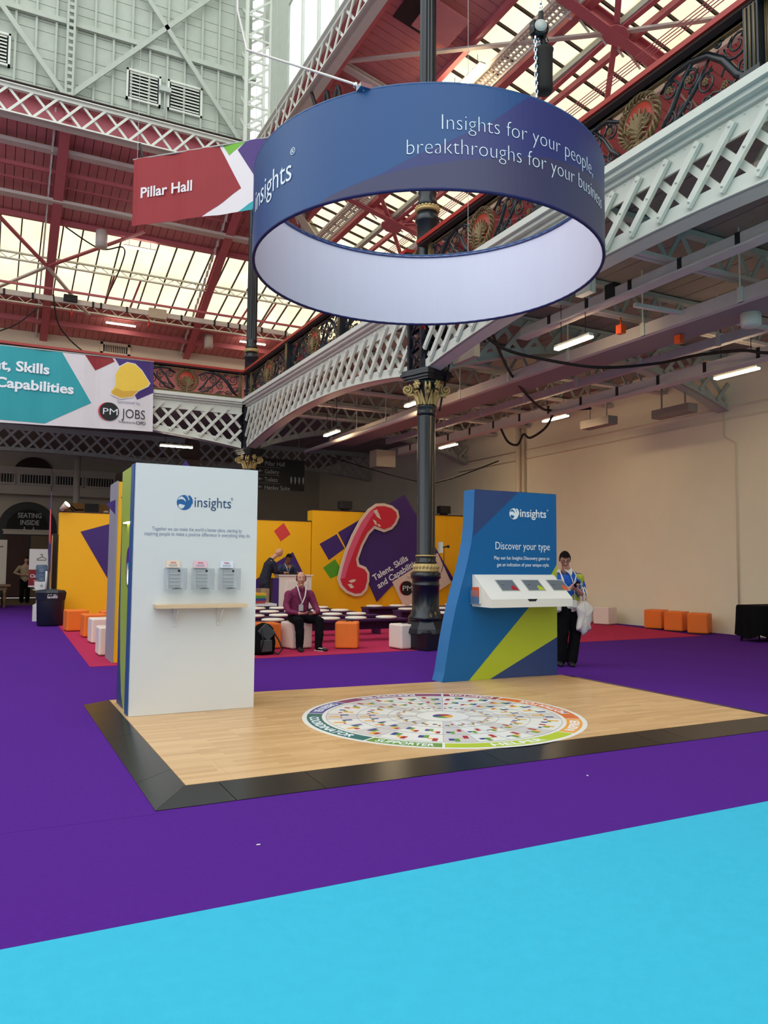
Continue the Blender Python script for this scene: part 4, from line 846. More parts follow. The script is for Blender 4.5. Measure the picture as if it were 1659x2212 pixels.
def ramp(poly, label=None):
    """poly: outer a, outer b, inner b, inner a"""
    a, b_, c_, d_ = poly; vs = [(a[0], a[1], .004), (b_[0], b_[1], .004), (c_[0], c_[1], .038), (d_[0], d_[1], .038)]; vs += [(p[0], p[1], 0) for p in vs]
    return MB().add(vs, [(0, 1, 2, 3), (7, 6, 5, 4), (0, 4, 5, 1), (1, 5, 6, 2), (2, 6, 7, 3), (3, 7, 4, 0)]).build('ramp_panel', 'ramp_black', edge)
edge = thing('stand_edging', 'black sloping ramp edging around the front and left of the platform', 'ramp', (1, 5, 0))
ox, oy = .975, 4.95; ix, iy = PX0-.003, PY0-.003; e = .004
ramp([(ox, oy), (1.478, oy), (1.45, iy), (ix, iy)])
xs_ = [1.48, 2.1, 3.6, 5.2, 5.55, 6.9]
for a, c_ in zip(xs_, xs_[1:]): ramp([(a+e, oy-.0*a), (c_, oy), (c_-.03, iy), (a+e-.03, iy)])
ramp([(6.9+e, oy), (7.3, oy), (PX1+.003, iy), (6.87+e, iy)]); ramp([(7.3, oy+e), (7.3, 8.5), (PX1+.003, 8.5), (PX1+.003, iy+e)])
ys_ = [5.62, 7.1, 8.3, 8.92]
ramp([(ox, 5.62), (ox, oy+e), (ix, iy+e), (ix, 5.75)])
for a, c_ in zip(ys_, ys_[1:]): ramp([(ox, c_), (ox, a+e), (ix, a+e+(.13 if a == 5.62 else 0)), (ix, c_)])

# round floor graphic
WX, WY, WZ = 4.035, 6.63, .0405
wh = thing('floor_sticker', 'round personality wheel graphic printed flat on the wooden floor', 'floor graphic', (WX, WY, WZ))
def wp(r, a): return (WX+r*math.cos(math.radians(a)), WY+r*math.sin(math.radians(a)))
def sect(b, r0, r1, a0, a1, z, n=10, h=.0004): b.prism([wp(r1, a0+(a1-a0)*i/n) for i in range(n+1)]+[wp(r0, a1+(a0-a1)*i/n) for i in range(n+1)], (0, 0, z), X3, Y3, h)
MB().prism([wp(1.37, 5*i) for i in range(72)], (0, 0, WZ), X3, Y3, .001).build('white_disc', 'wheel_white', wh)
segs = [('REFORMER', 59, 119), ('OBSERVER', 119, 149), ('COORDINATOR', 149, 209), ('SUPPORTER', 209, 239), ('HELPER', 239, 299), ('INSPIRER', 299, 329), ('MOTIVATOR', 329, 389), ('DIRECTOR', 29, 59)]
for i, (nm, a0, a1) in enumerate(segs):
    b = MB()
    for k in range(12): sect(b, 1.18, 1.325, a0+.5+(a1-a0-1)*k/12, a0+.5+(a1-a0-1)*(k+1)/12, WZ+.0012, 1)
    tb_ = b.build('type_band', 'wheel_%d' % i, wh)
    am = (a0+a1)/2; wd = min(1.235*math.radians(a1-a0)*.78, .14*len(nm)*.62)
    text(tb_, nm, .125, (0, 0, 0), X3, Y3, 'letter_white', wd, 'CENTER', off=.02, t=.0006, warp=lambda x, y, q, am=am: V(wp(1.296-y, am+math.degrees(x/1.25))+(WZ+.0022+q,)))
for k in range(0, 24, 3):
    b = MB(); sect(b, .26, 1.14, -121+15*k, -106+15*k, WZ+.0012, 6); b.build('grey_wedge', 'wheel_grey', wh)
b = MB()
for r in (.26, .54, .84, 1.14): b.tube([wp(r, 5*i)+(WZ+.0018,) for i in range(72)], .002, 4, closed=True)
for k in range(24):
    a = -121+15*k
    if k % 3 != 2 or k % 6 == 2: b.bar(wp(.26, a)+(WZ+.0018,), wp(1.14, a)+(WZ+.0018,), .0035, .001)
b.build('ring_lines', 'wheel_line', wh)
cols = ['bar_blue', 'bar_green', 'bar_yellow', 'bar_red']; bb = {c: MB() for c in cols}
for k in range(24):
    a = -113.5+15*k
    for r, sz in ((1.0, 1), (.72, .8), (.44, .45)):
        c0 = V(wp(r, a)+(WZ+.0022,)); d = V((math.cos(math.radians(a)), math.sin(math.radians(a)), 0)); s = V((-d.y, d.x, 0))
        pk = (k*4//24); hs = [.03, .02, .02, .03]
        for j, c in enumerate(cols):
            ph = math.cos(math.radians(a-(-160, -110, -20, 70)[j])); hh = (.085*ph)*sz; wd = .045*sz; x0 = (j-2)*wd
            hh = -hh if k % 12 < 6 else hh
            if abs(hh) < .012: hh = .012
            bb[c].prism([(x0, 0), (x0+wd, 0), (x0+wd, -hh*1.3), (x0, -hh*1.3)], c0, s, d, .0004)
for c in cols: o = bb[c].build('tiny_bars', c, wh); o['kind'] = 'stuff'
for j, (c, a0) in enumerate((('bar_red', 45), ('bar_blue', 135), ('bar_green', 225), ('bar_yellow', 315))): b = MB(); b.prism([(WX, WY)]+[wp(.1, a0-45+9*i) for i in range(11)], (0, 0, WZ+.0012), X3, Y3, .0004); b.build('centre_slice', c, wh)

# ------------------------------------------------------------------ white display wall with collection boxes
FZ = .042
dw = thing('display_wall', 'tall white display wall with green side on the left of the stand', 'display wall', (1.9, 8.0, FZ))
MB().bx((1.27, 7.85, FZ), (2.505, 7.9, 2.49)).build('white_face', 'white_panel', dw)
MB().bx((1.258, 7.902, FZ), (1.29, 8.06, 2.488)).build('blue_edge', 'side_navy', dw)
sd = [(8.06, 1.93), (8.72, 1.93), (8.72, 2.486), (8.06, 2.486)]
MB().prism(sd, (1.272, 0, 0), Y3, Z3, .03).build('green_header', 'side_green', dw)
side = [(8.06, FZ), (8.3, FZ), (8.45, .18), (8.58, .5), (8.68, 1.0), (8.74, 1.93), (8.06, 1.93)]
MB().prism(side, (1.284, 0, 0), Y3, Z3, .03).build('green_side', 'side_green', dw)
MB().prism([(8.3, FZ), (8.72, FZ), (8.76, 1.0), (8.74, 1.93), (8.68, 1.0), (8.58, .5), (8.45, .18)], (1.28, 0, 0), Y3, Z3, .03).build('navy_corner', 'stand_navy', dw)
MB().bx((1.24, 8.07, 1.925), (1.29, 8.5, 1.94)).build('light_recess', 'side_green', dw); MB().bx((1.245, 8.08, 1.915), (1.285, 8.4, 1.924)).build('downlight', 'spot_light', dw)
MB().bx((1.4, 7.9, FZ), (2.5, 8.7, 2.48)).build('body', 'side_green', dw)
pts = [(1.28, 8.085+.13*math.cos(2*PI*i/32), 1.47+.2*math.sin(2*PI*i/32)) for i in range(32)]
MB().tube(pts, .022, 8, closed=True).build('porthole_rim', 'chrome', dw)
b = MB(); b.add([(1.278,)+p[1:] for p in pts], [tuple(range(32))]); b.build('porthole_mirror', 'chrome', dw)
F = -Y3; fy = 7.848
logo(dw, (1.745, fy, 2.12), X3, Z3, .15, 'logo_blue', 'white_panel'); text(dw, 'insights', .15, (1.84, fy, 2.08), X3, Z3, 'letter_navy', .375, off=-.002)
text(dw, '\u00ae', .035, (2.218, fy, 2.165), X3, Z3, 'letter_grey')
text(dw, 'Together we can make the world a better place, starting by', .052, (1.89, fy, 1.835), X3, Z3, 'letter_grey', .905, 'CENTER', off=-.004)
text(dw, 'inspiring people to make a positive difference in everything they do.', .052, (1.9, fy, 1.785), X3, Z3, 'letter_grey', 1.07, 'CENTER', off=-.004)
sh = thing('wall_shelf', 'pale wooden shelf bracketed to the white display wall', 'shelf', (1.9, 7.75, 1.09))
MB().prism([(1.47, 7.85), (2.36, 7.85), (2.36, 7.65), (1.5, 7.65), (1.47, 7.68)], (0, 0, 1.075), X3, Y3, .033).build('board', 'shelf_wood', sh)
for x in (1.66, 2.1): MB().bx((x, 7.835, .89), (x+.04, 7.85, 1.075)).bar((x+.02, 7.84, .92), (x+.02, 7.7, 1.07), .03, .01, (1, 0, 0)).build('bracket', 'white_panel', sh)
for i, (x, lb, cm, wd) in enumerate(((1.56, 'left clear collection box under a cream card', (255, 226, 200), 'charity'), (1.83, 'middle clear collection box under a pink card', (250, 205, 212), 'charity'), (2.1, 'right clear collection box under a white card', (236, 240, 250), 'Shelter'))):
    bxo = thing('collection_box', lb, 'box', (x+.09, 7.78, 1.25), 'collection boxes on the white wall'); cm_ = 'card %d' % i; M[cm_] = mat(cm_, cm, .5)
    y0, y1 = 7.71, 7.845; z0, z1 = 1.25, 1.46; t = .004
    b = MB().bx((x, y0, z0), (x+.2, y0+t, z1)).bx((x, y0, z0), (x+t, y1, z1)).bx((x+.2-t, y0, z0), (x+.2, y1, z1)).bx((x, y0, z0), (x+.2, y1, z0+t)).bx((x, y0, z1), (x+.2, y1, z1+t)); b.build('clear_case', 'acrylic', bxo)
    MB().bx((x+.05, y1-.012, z0+.02), (x+.16, y1-.004, z1-.01)).build('back_sheet', 'sign_text', bxo)
    b = MB(); [b.bx((x+.055, y1-.02, z0+.05+.035*k), (x+.155, y1-.013, z0+.056+.035*k)) for k in range(4)]; b.build('stripe', 'white_gloss', bxo)
    b = MB().prism(circle(0, 0, .012, 10), (x+.12, y0-.001, z1-.022), X3, Z3, .004); b.build('lock', 'black', bxo)
    MB().bar((x+.07, y0+.05, z0+.01), (x+.15, y0+.03, z0+.014), .03, .006).bar((x+.1, y0+.07, z0+.018), (x+.17, y0+.06, z0+.012), .02, .005).build('leaflet', 'black', bxo)
    cd_ = MB().bx((x+.02, y1-.012, z1+.008), (x+.155, y1-.006, z1+.078)).build('card', cm_, bxo); MB().bx((x+.02, y1-.02, z1+.006), (x+.155, y1, z1+.01)).build('card_holder', 'sign_text', bxo)
    b = MB(); [b.bx((x+.045, y1-.0135, z1+.02+.008*k), (x+.13, y1-.0125, z1+.023+.008*k)) for k in range(3)]; b.build('print_lines', 'letter_grey', cd_)
    text(cd_, wd, .022, (x+.088, y1-.014, z1+.052), X3, Z3, 'red_print', .055, 'CENTER')

# ------------------------------------------------------------------ blue curved display wall with tablet desk
bw = thing('display_wall', 'blue and green curved display wall with tablet desk at the right rear', 'display wall', (6.1, 8.6, FZ))
prof = [(5.18, .0), (5.215, .15), (5.25, .35), (5.285, .55), (5.335, .78), (5.39, 1.0), (5.45, 1.2), (5.52, 1.42), (5.575, 1.62), (5.62, 1.82), (5.645, 2.0), (5.66, 2.25), (5.67, 2.515)]
prof = [(x, max(z, FZ)) for x, z in prof]
b = MB(); front = prof+[(7.02, 2.515), (7.02, FZ)]; b.prism(front, (0, 8.55, 0), X3, Z3, .0); b = MB()
for (x0, z0), (x1, z1) in zip(prof, prof[1:]): b.add([(x0, 8.53, z0), (x1, 8.53, z1), (7.02, 8.53, z1), (7.02, 8.53, z0), (x0, 8.78, z0), (x1, 8.78, z1), (7.02, 8.78, z1), (7.02, 8.78, z0)], [(0, 3, 2, 1), (4, 5, 6, 7), (3, 7, 6, 2)])
b.prism([(5.67, 8.53), (7.02, 8.53), (7.02, 8.78), (5.67, 8.78)], (0, 0, 2.513), X3, Y3, .002); b.build('body', 'stand_blue', bw)
b = MB()
for (x0, z0), (x1, z1) in zip(prof, prof[1:]): b.add([(x0-.002, 8.529, z0), (x1-.002, 8.529, z1), (x1-.002, 8.781, z1), (x0-.002, 8.781, z0)], [(0, 1, 2, 3)], 0, True)
b.build('curved_edge', 'stand_side_blue', bw)
BY = V((0, 8.529, 0))
q = [(5.669, 2.513), (6.37, 2.513), (5.65, 1.9)]; MB().prism(q, BY, X3, Z3, .002).build('navy_shape', 'stand_navy', bw)
q = [(5.58, FZ), (5.905, FZ), (7.018, .55), (7.018, 1.54), (6.92, 1.4), (6.54, .96)]; MB().prism(q, BY, X3, Z3, .002).build('green_shape', 'stand_green', bw)
q = [(5.905, FZ), (7.018, FZ), (7.018, .55)]; MB().prism(q, BY, X3, Z3, .002).build('navy_shape', 'stand_navy', bw)
by = 8.525
logo(bw, (6.295, by, 2.215), X3, Z3, .15, 'letter_white', 'stand_blue'); text(bw, 'insights', .155, (6.39, by, 2.18), X3, Z3, 'letter_white', .44, off=.012); text(bw, '\u00ae', .035, (6.85, by, 2.27), X3, Z3, 'letter_white')
text(bw, 'Discover your type', .145, (5.985, by, 1.735), X3, Z3, 'letter_white', .905, off=-.002)
text(bw, 'Play our fun Insights Discovery game to', .066, (6.89, by, 1.6), X3, Z3, 'letter_white', .915, 'RIGHT'); text(bw, 'get an indication of your unique style.', .066, (6.89, by, 1.51), X3, Z3, 'letter_white', .87, 'RIGHT')
# desk: wedge box fixed on the wall
dk = thing('tablet_desk', 'white sloping tablet desk fixed to the blue display wall', 'desk', (6.3, 8.3, 1.2))
dx0, dx1 = 5.63, 6.93; yb_, yf = 8.526, 8.1; zt, zf, z0 = 1.4, 1.095, .99
MB().prism([(yb_, z0+.0), (yf, z0), (yf, zf), (yb_-.04, zt), (yb_, zt)], (dx0, 0, 0), Y3, Z3, dx1-dx0).build('case', 'white_gloss', dk)
nrm = V((0, -(zt-zf), (yb_-.04)-yf)).normalized(); sl = V((0, yb_-.04-yf, zt-zf)).normalized()
for k, (cx_, lm) in enumerate(((.1, 'bar_red'), (.52, 'stand_green'), (.93, 'leaf_orange'))):
    o = V((dx0+.17+cx_, yf, zf))+sl*.17
    tf_ = MB().prism([(-.015, -.015), (.275, -.015), (.275, .215), (-.015, .215)], o+nrm*.001, X3, sl, .002).build('tablet_frame', 'grey_steel', dk)
    MB().prism([(0, 0), (.26, 0), (.26, .2), (0, .2)], o+nrm*.003, X3, sl, .002).build('screen', 'screen_grey', tf_); MB().prism([(.16, 0), (.26, 0), (.24, .06), (.2, .1), (.17, .07)], o+nrm*.0055, X3, sl, .001).build('screen_picture', lm, tf_)
    MB().prism([(.04, .1), (.08, .1), (.08, .107), (.04, .107)], o+nrm*.0055, X3, sl, .001).build('screen_mark', 'black', tf_)
MB().prism([(.56, -.0), (.72, 0), (.69, -.03), (.59, -.03)], (dx0, yf-.001, zf), X3, Z3, .002).build('hand_slot', 'black', dk)
lf = thing('leaflet_holder', 'clear holder of orange and blue leaflets on the left end of the desk', 'leaflets', (5.6, 8.4, 1.1))
MB().bx((5.585, 8.32, 1.02), (5.628, 8.5, 1.03)).bx((5.582, 8.32, 1.02), (5.585, 8.5, 1.2)).build('holder', 'acrylic', lf)
MB().bx((5.59, 8.33, 1.03), (5.596, 8.49, 1.12)).build('leaflet', 'stand_blue', lf); MB().bx((5.598, 8.335, 1.1), (5.606, 8.485, 1.24)).build('leaflet', 'leaf_orange', lf); MB().bx((5.61, 8.33, 1.03), (5.625, 8.49, 1.26)).build('leaflet', 'white_gloss', lf)

# ------------------------------------------------------------------ stage: yellow set walls
def setwall(label, x0, x1, y0, y1, z, m='yellow', px=1.0, name='stage_wall'):
    r = thing(name, label, 'partition wall', ((x0+x1)/2, (y0+y1)/2, 0)); n = max(1, round((x1-x0)/px))
    for i in range(n): MB().bx((x0+(x1-x0)*i/n+.0015, y0, .02), (x0+(x1-x0)*(i+1)/n-.0015, y1, z-.03)).build('panel', m, r)
    MB().bx((x0-.01, y0-.01, z-.03), (x1+.01, y1+.01, z)).build('top_cap', 'gap_dark', r); MB().bx((x0, y0+.01, .006), (x1, y1-.01, .02)).build('plinth', 'gap_dark', r)
    return r
PYw = 21.15
sw1 = setwall('long yellow stage wall at the left by the litter bin', 1.6, 6.5, PYw, 21.5, 2.82, px=1.22)
sw2 = setwall('lower yellow wall section behind the lectern', 6.502, 8.38, PYw, 21.5, 2.8, px=.94)
sw3 = setwall('tallest yellow wall carrying the giant red telephone handset', 8.4, 14.1, PYw-.05, 21.5, 3.14, px=1.14)
ga = V((0, PYw-.052, 0))
def deco(parent, name, poly, m, y, t=.004): return MB().prism(poly, (0, y, 0), X3, Z3, t).build(name, m, parent)
deco(sw1, 'purple_triangle', [(2.1, 2.31), (3.6, 2.78), (3.6, .4), (3.3, .25)], 'purple_print', PYw)
deco(sw2, 'coral_square', [(7.25, 2.47), (7.54, 2.71), (7.75, 2.39), (7.46, 2.18)], 'coral_print', PYw); deco(sw2, 'purple_square', [(7.15, 1.47), (7.83, 1.88), (8.36, .9), (7.7, .5)], 'purple_print', PYw)
deco(sw2, 'purple_square', [(6.6, 1.0), (6.9, 1.2), (7.1, .9), (6.8, .7)], 'purple_print', PYw)
deco(sw3, 'purple_square', [(8.63, 2.13), (9.17, 2.43), (9.43, 2.01), (8.93, 1.66)], 'purple_print', PYw-.05); deco(sw3, 'purple_square', [(9.21, 2.48), (9.95, 2.9), (10.6, 1.7), (9.6, 1.8)], 'purple_print', PYw-.05)
deco(sw3, 'green_square', [(8.75, 1.44), (9.13, 1.69), (9.4, 1.3), (8.99, 1.12)], 'green_print', PYw-.05)
bigp = thing('stage_sign', 'big tilted dark purple board lettered for the talent and skills stage', 'sign', (11, 21.05, 1))
MB().prism([(10.5, .43), (9.6, 2.2), (9.85, 2.82), (11.42, 3.7), (13.35, .9), (12.4, 1.6), (11.0, .9)], (0, PYw-.06, 0), X3, Z3, .03).build('board', 'purple_print', bigp)
ti = math.radians(29); tu = X3*math.cos(ti)+Z3*math.sin(ti); tv = -X3*math.sin(ti)+Z3*math.cos(ti)
yy = PYw-.095
text(bigp, 'Talent, Skills', .26, (10.4, yy, 1.05), tu, tv, 'letter_white', 1.33, off=.02); text(bigp, 'and Capabilities Stage', .26, (10.55, yy, .82), tu, tv, 'letter_white', 2.25, off=.02)
MB().prism([(11.0, 1.02), (12.6, 1.92), (13.1, 1.0), (11.5, .08)], (0, PYw-.1, 0), X3, Z3, .01).build('white_patch', 'offwhite', bigp)
pmlogo(bigp, (11.5, PYw-.12, .83), .44, 0); text(bigp, 'JOBS', .3, (11.78, PYw-.12, .72), X3, Z3, 'black', .6); text(bigp, 'sponsored by', .1, (11.5, PYw-.12, 1.14), X3, Z3, 'letter_grey', .6)
# telephone handset cut-out
ph = [(10.67, 3.4), (10.4, 3.38), (10.13, 3.2), (9.85, 2.85), (9.6, 2.4), (9.4, 1.95), (9.24, 1.45), (9.16, 1.1), (9.25, .88), (9.45, .7), (9.72, .6), (9.95, .62), (10.12, .78), (10.2, 1.05), (10.2, 1.3), (10.08, 1.47), (9.86, 1.55), (9.83, 1.7), (9.98, 2.1), (10.18, 2.45), (10.36, 2.62), (10.48, 2.58), (10.68, 2.52), (10.95, 2.62), (11.1, 2.78), (11.2, 3.0), (11.15, 3.2), (10.95, 3.34)]
pc = thing('telephone_cutout', 'giant red telephone handset cut-out with white outline on the yellow wall', 'cut-out', (10, 21.0, 1.5))
def inset(poly, d):
    n = len(poly); A = sum(poly[i][0]*poly[(i+1) % n][1]-poly[(i+1) % n][0]*poly[i][1] for i in range(n)); s = 1 if A > 0 else -1; out = []
    for i in range(n):
        p, q, r = V(poly[i-1]), V(poly[i]), V(poly[(i+1) % n]); e1 = (q-p).normalized(); e2 = (r-q).normalized(); t = (e1+e2).normalized(); nn = V((-t.y, t.x))*s; c = max(.5, nn.dot(V((-e1.y, e1.x))*s)); out.append(tuple(q+nn*d/c))
    return out
MB().prism(ph, (0, PYw-.14, 0), X3, Z3, .03).build('outline_board', 'offwhite', pc)
red = inset(ph, .085); hs_ = MB().prism(red, (0, PYw-.172, 0), X3, Z3, .015).build('handset', 'phone_red', pc)
inn = inset(ph, .13); hl = [red[2], red[4], red[6], red[8], (9.36, .98), (9.5, 1.5), (9.68, 2.0), (9.92, 2.5), (10.2, 2.95), (10.42, 3.2)]
MB().prism([red[3], red[4], red[5], red[6], red[7], (9.4, 1.15), (9.5, 1.5), (9.7, 2.0), (9.94, 2.5), (10.22, 2.95), (10.45, 3.22), red[2]], (0, PYw-.188, 0), X3, Z3, .002).build('side_shade', 'phone_pink', hs_)
for q in ([(10.3, 3.16), (10.42, 2.98), (10.56, 2.9), (10.5, 3.05), (10.42, 3.2)], [(10.28, 2.9), (10.36, 2.75), (10.42, 2.72), (10.4, 2.84)], [(10.42, 2.76), (10.5, 2.68), (10.56, 2.7), (10.5, 2.76)], [(9.5, 1.05), (9.62, 1.1), (9.76, 1.1), (9.7, 1.03), (9.6, 1.0)], [(9.48, .96), (9.6, .97), (9.7, .86), (9.58, .84)]):
    MB().prism(q, (0, PYw-.189, 0), X3, Z3, .002).build('highlight', 'offwhite', hs_)
for x, lb in ((9.46, 'black stage spotlight on top of the yellow wall above the handset'), (12.9, 'black stage spotlight on the yellow wall right of the column')):
    t = thing('stage_spotlight', lb, 'spotlight', (x, 21.2, 3.14)); MB().bx((x-.19, 21.05, 3.18), (x+.19, 21.3, 3.42)).build('body', 'black', t, bevel=.02); MB().bx((x-.1, 21.1, 3.14), (x+.1, 21.25, 3.18)).build('bracket', 'black', t)
t = thing('stage_spotlight', 'small lit spotlight on the left end of the yellow wall', 'spotlight', (1.66, 21.05, 2.85)); MB().tube([(1.62, 21.05, 2.85), (1.75, 20.95, 2.98)], [.05, .09], 10).bx((1.64, 21.0, 2.82), (1.68, 21.3, 2.86)).build('body', 'beige_box', t); MB().tube([(1.75, 20.949, 2.98), (1.757, 20.944, 2.987)], .085, 10).build('lens', 'spot_light', t)
# nearer flat seen edge on
# edge-on flat
nf = thing('stage_wall', 'narrow grey-sided yellow partition just left behind the white display wall', 'partition wall', (2.5, 12.8, 0))
MB().bx((1.762, 12.45, .01), (3.6, 13.1, 2.76)).build('panel', 'yellow', nf); MB().bx((1.742, 12.44, .01), (1.761, 13.2, 2.77)).build('grey_end', 'yellow_grey', nf)
MB().prism([(1.8, 2.52), (1.95, 2.62), (2.5, 2.8), (2.3, 1.9)], (0, 12.44, 0), X3, Z3, .004).build('purple_square', 'purple_print', nf)
tag(MB().prism([(1.6, 2.42), (1.8, 2.52), (1.8, 2.2)], (0, 12.6, 0), X3, Z3, .01).build('purple_point', 'purple_print', loc=(1.6, 12.6, 2.4)), 'purple corner poking out beside the grey partition edge', 'decoration')
t = thing('television', 'black wall screen seen edge-on at the left end of the yellow wall', 'television', (1.5, 21.3, 1.5)); MB().bx((1.46, 21.3, .75), (1.58, 22.6, 2.25)).build('screen', 'black_gloss', t); MB().bx((1.44, 21.25, .4), (1.47, 21.32, 2.2)).build('stand_pole', 'chrome', t); MB().bx((1.4, 21.1, .0), (1.6, 21.6, .03)).build('foot', 'black', t); MB().tube([(1.455, 21.285, 0), (1.455, 21.285, .45)], .02).build('leg', 'chrome', t)
tag(MB().prism([(21.3, 1.0), (22.0, 2.3), (22.3, 3.4), (22.6, 1.8)], (1.45, 0, 0), Y3, Z3, .02).build('purple_spike', 'purple_print', loc=(1.45, 22, 2)), 'tall purple spike shape rising beside the left end of the yellow wall', 'decoration')
tag(MB().prism([(21.6, 2.0), (21.9, 2.9), (22.0, 2.1)], (1.42, 0, 0), Y3, Z3, .02).build('pink_shape', 'coral_print', loc=(1.42, 21.8, 2)), 'small pink shape beside the purple spike', 'decoration')

# seats: cubes
def cube(x, y, m, label, rz=0, s=.43, h=.46, group=None, grp='white'):
    r = thing('cube_stool', label, 'stool', (x, y, 0), group); MB().box((x, y, h/2+.015), (s, s, h), rz=rz).build('cushion', m, r, bevel=.035)
    MB().box((x, y, .011), (s*.9, s*.9, .01), rz=rz).build('base', 'black', r); b = MB(); R = Matrix.Rotation(rz, 3, 'Z'); c = V((x, y, 0)); k = s/2+.001
    for z in (h-.02,): b.tube([c+R @ V((sx*k*.93, sy*k*.93, z+.02)) for sx, sy in ((-1, -1), (1, -1), (1, 1), (-1, 1))], .004, 4, closed=True)
    b.build('piping', m, r); return r
cube(5.06, 13.42, 'white_vinyl', 'white cube stool under the seated man in the plum shirt', rz=.2, h=.47)
cu = cube(5.92, 13.08, 'orange_vinyl', 'orange cube stool alone in front of the benches, dark dent on top', h=.47, s=.42, rz=-.5); MB().tube([(5.86, 13.0, .49), (5.9, 12.98, .505), (6.02, 13.05, .49)], .006).build('strap', 'black', cu)
cube(6.86, 12.62, 'white_vinyl', 'white cube stool half hidden by the near column', rz=.1, h=.44); tag(MB().box((6.86, 12.6, .468), (.14, .07, .008)).build('mobile_phone', 'black_gloss', loc=(6.78, 12.6, .46)), 'black phone lying on the white cube stool beside the column', 'phone')
cube(4.55, 13.6, 'orange_vinyl', 'orange cube stool hidden behind the backpack', h=.45)
for x, y, m, lb, rz in ((1.83, 18.75, 'orange_vinyl', 'orange cube stool farthest along the pink carpet by the bin', .1), (2.02, 17.1, 'orange_vinyl', 'orange cube stool second from the bin', .05), (2.5, 18.2, 'orange_vinyl', 'orange cube stool against the yellow wall behind the other two', 0), (2.02, 15.8, 'white_vinyl', 'white cube stool behind the nearest one on the left', .05), (1.9, 13.65, 'white_vinyl', 'white cube stool closest to the grey partition edge', 0),
                        (14.8, 16.75, 'white_vinyl', 'white cube stool by the right wall behind the standing man', 0), (14.7, 15.9, 'white_vinyl', 'white cube stool alone against the right wall', .3), (14.95, 14.35, 'orange_vinyl', 'leftmost of three orange cube stools on the right wall', .35), (14.85, 13.62, 'orange_vinyl', 'middle of three orange cube stools on the right wall', .35), (14.8, 12.9, 'orange_vinyl', 'rightmost of three orange cube stools on the right wall', .5)):
    cube(x, y, m, lb, rz, s=.46, h=.46)
# benches with round cushions
def bench(x0, x1, y, label, zt=.43, d=.4, z0=.006):
    r = thing('bench', label, 'bench', ((x0+x1)/2, y, z0)); MB().bx((x0, y-d/2, zt-.04), (x1, y+d/2, zt)).build('seat', 'bench_purple', r); n = max(2, round((x1-x0)/2)+1)
    for i in range(n): x = x0+.02+(x1-x0-.08)*i/(n-1); MB().bx((x, y-d/2+.01, z0), (x+.04, y+d/2-.01, zt-.04)).build('leg', 'bench_purple', r)
    MB().bx((x0+.04, y+d/2-.05, z0+.2), (x1-.04, y+d/2-.03, zt-.04)).build('back_board', 'bench_purple', r); return r
cush = None
def cushions(row, xs, y, zt=.43):
    global cush
    for k, x in enumerate(xs):
        lb = 'round cream seat pad on the %s, %s' % (row, ('leftmost', 'second from the left', 'third from the left', 'fourth from the left', 'fifth from the left', 'sixth from the left', 'seventh from the left')[k])
        if cush is None: cush = MB().lathe([(0, 0), (.19, 0), (.215, .012), (.22, .03), (.21, .045), (.17, .052), (0, .052)], (x, y, zt), 24).build('seat_pad', 'cushion', loc=(x, y, zt)); o = cush
        else: o = cush.copy(); COL.objects.link(o); o.location = (x, y, zt)
        tag(o, lb, 'cushion', 'round seat pads on the purple benches')
for y, x0, x1, nm, xs in ((14.35, 3.4, 7.8, 'front bench row', (4.2, 4.93, 6.1, 6.68, 7.37)), (15.6, 3.6, 7.8, 'second bench row', (4.35, 4.95, 5.5, 6.7, 7.27)), (16.9, 4.0, 7.8, 'third bench row', (4.7, 5.72, 6.3, 6.95, 7.45)), (18.25, 4.4, 7.75, 'rearmost bench row', (5.2, 5.85, 6.4, 7.5)),
                          (15.25, 8.95, 11.2, 'right front bench beside the column', (9.3, 9.9, 10.6)), (16.9, 8.95, 12.4, 'right middle bench', (9.25, 10.34, 11.2)), (18.4, 8.8, 13.2, 'right rear bench', (9.1, 9.78, 10.4, 11.5, 12.3))):
    bench(x0, x1, y, 'dark purple %s with round cream pads' % nm); cushions(nm, xs, y)
b = thing('side_table', 'dark round-topped tub table behind the left edge of the blue wall', 'table', (8.1, 12.9, 0)); MB().lathe([(.22, 0), (.24, .7), (.26, .72), (.26, .76), (0, .76)], (8.05, 12.6, 0), 20).build('tub', 'black', b)
tag(MB().bx((13.3, 20.4, .0), (13.9, 20.9, 1.5)).build('loudspeaker', 'black', loc=(13.6, 20.6, 0)), 'tall black box standing against the yellow wall by the blue panel', 'loudspeaker')
# lectern, model table
st_ = thing('stage_riser', 'low purple stage riser hidden behind the bench rows', 'stage', (7, 20, 0)); MB().bx((5.6, 19.15, .006), (8.8, 21.1, .18)).build('deck', 'bench_purple', st_)
lz = .18; lc = thing('lectern', 'cream panelled lectern with purple side in front of the yellow wall', 'lectern', (7.3, 19.7, lz))
MB().bx((6.89, 19.6, lz), (7.8, 19.95, 1.22)).build('body', 'white_vinyl', lc); b = MB().bx((7.08, 19.585, .36), (7.7, 19.6, 1.1)).build('front_panel', 'white_vinyl', lc); MB().bx((7.1, 19.575, .39), (7.68, 19.586, 1.07)).build('raised_field', 'white_vinyl', b)
MB().bx((6.72, 19.62, lz), (6.885, 20.0, 1.16)).build('purple_side', 'purple_print', lc); MB().bx((6.86, 19.56, 1.22), (7.84, 20.0, 1.25)).build('top', 'white_vinyl', lc)
tag(MB().bx((7.2, 19.65, 1.25), (7.6, 19.9, 1.265)).bar((7.2, 19.92, 1.28), (7.6, 19.92, 1.28), .01, .04).build('laptop', 'black', loc=(7.4, 19.8, 1.25)), 'dark laptop lying open on the lectern', 'laptop')
mt = thing('side_table', 'white-topped small table behind the white display wall', 'table', (4.0, 12.95, 0)); MB().bx((3.5, 12.85, .8), (4.48, 13.3, .84)).build('top', 'white_gloss', mt)
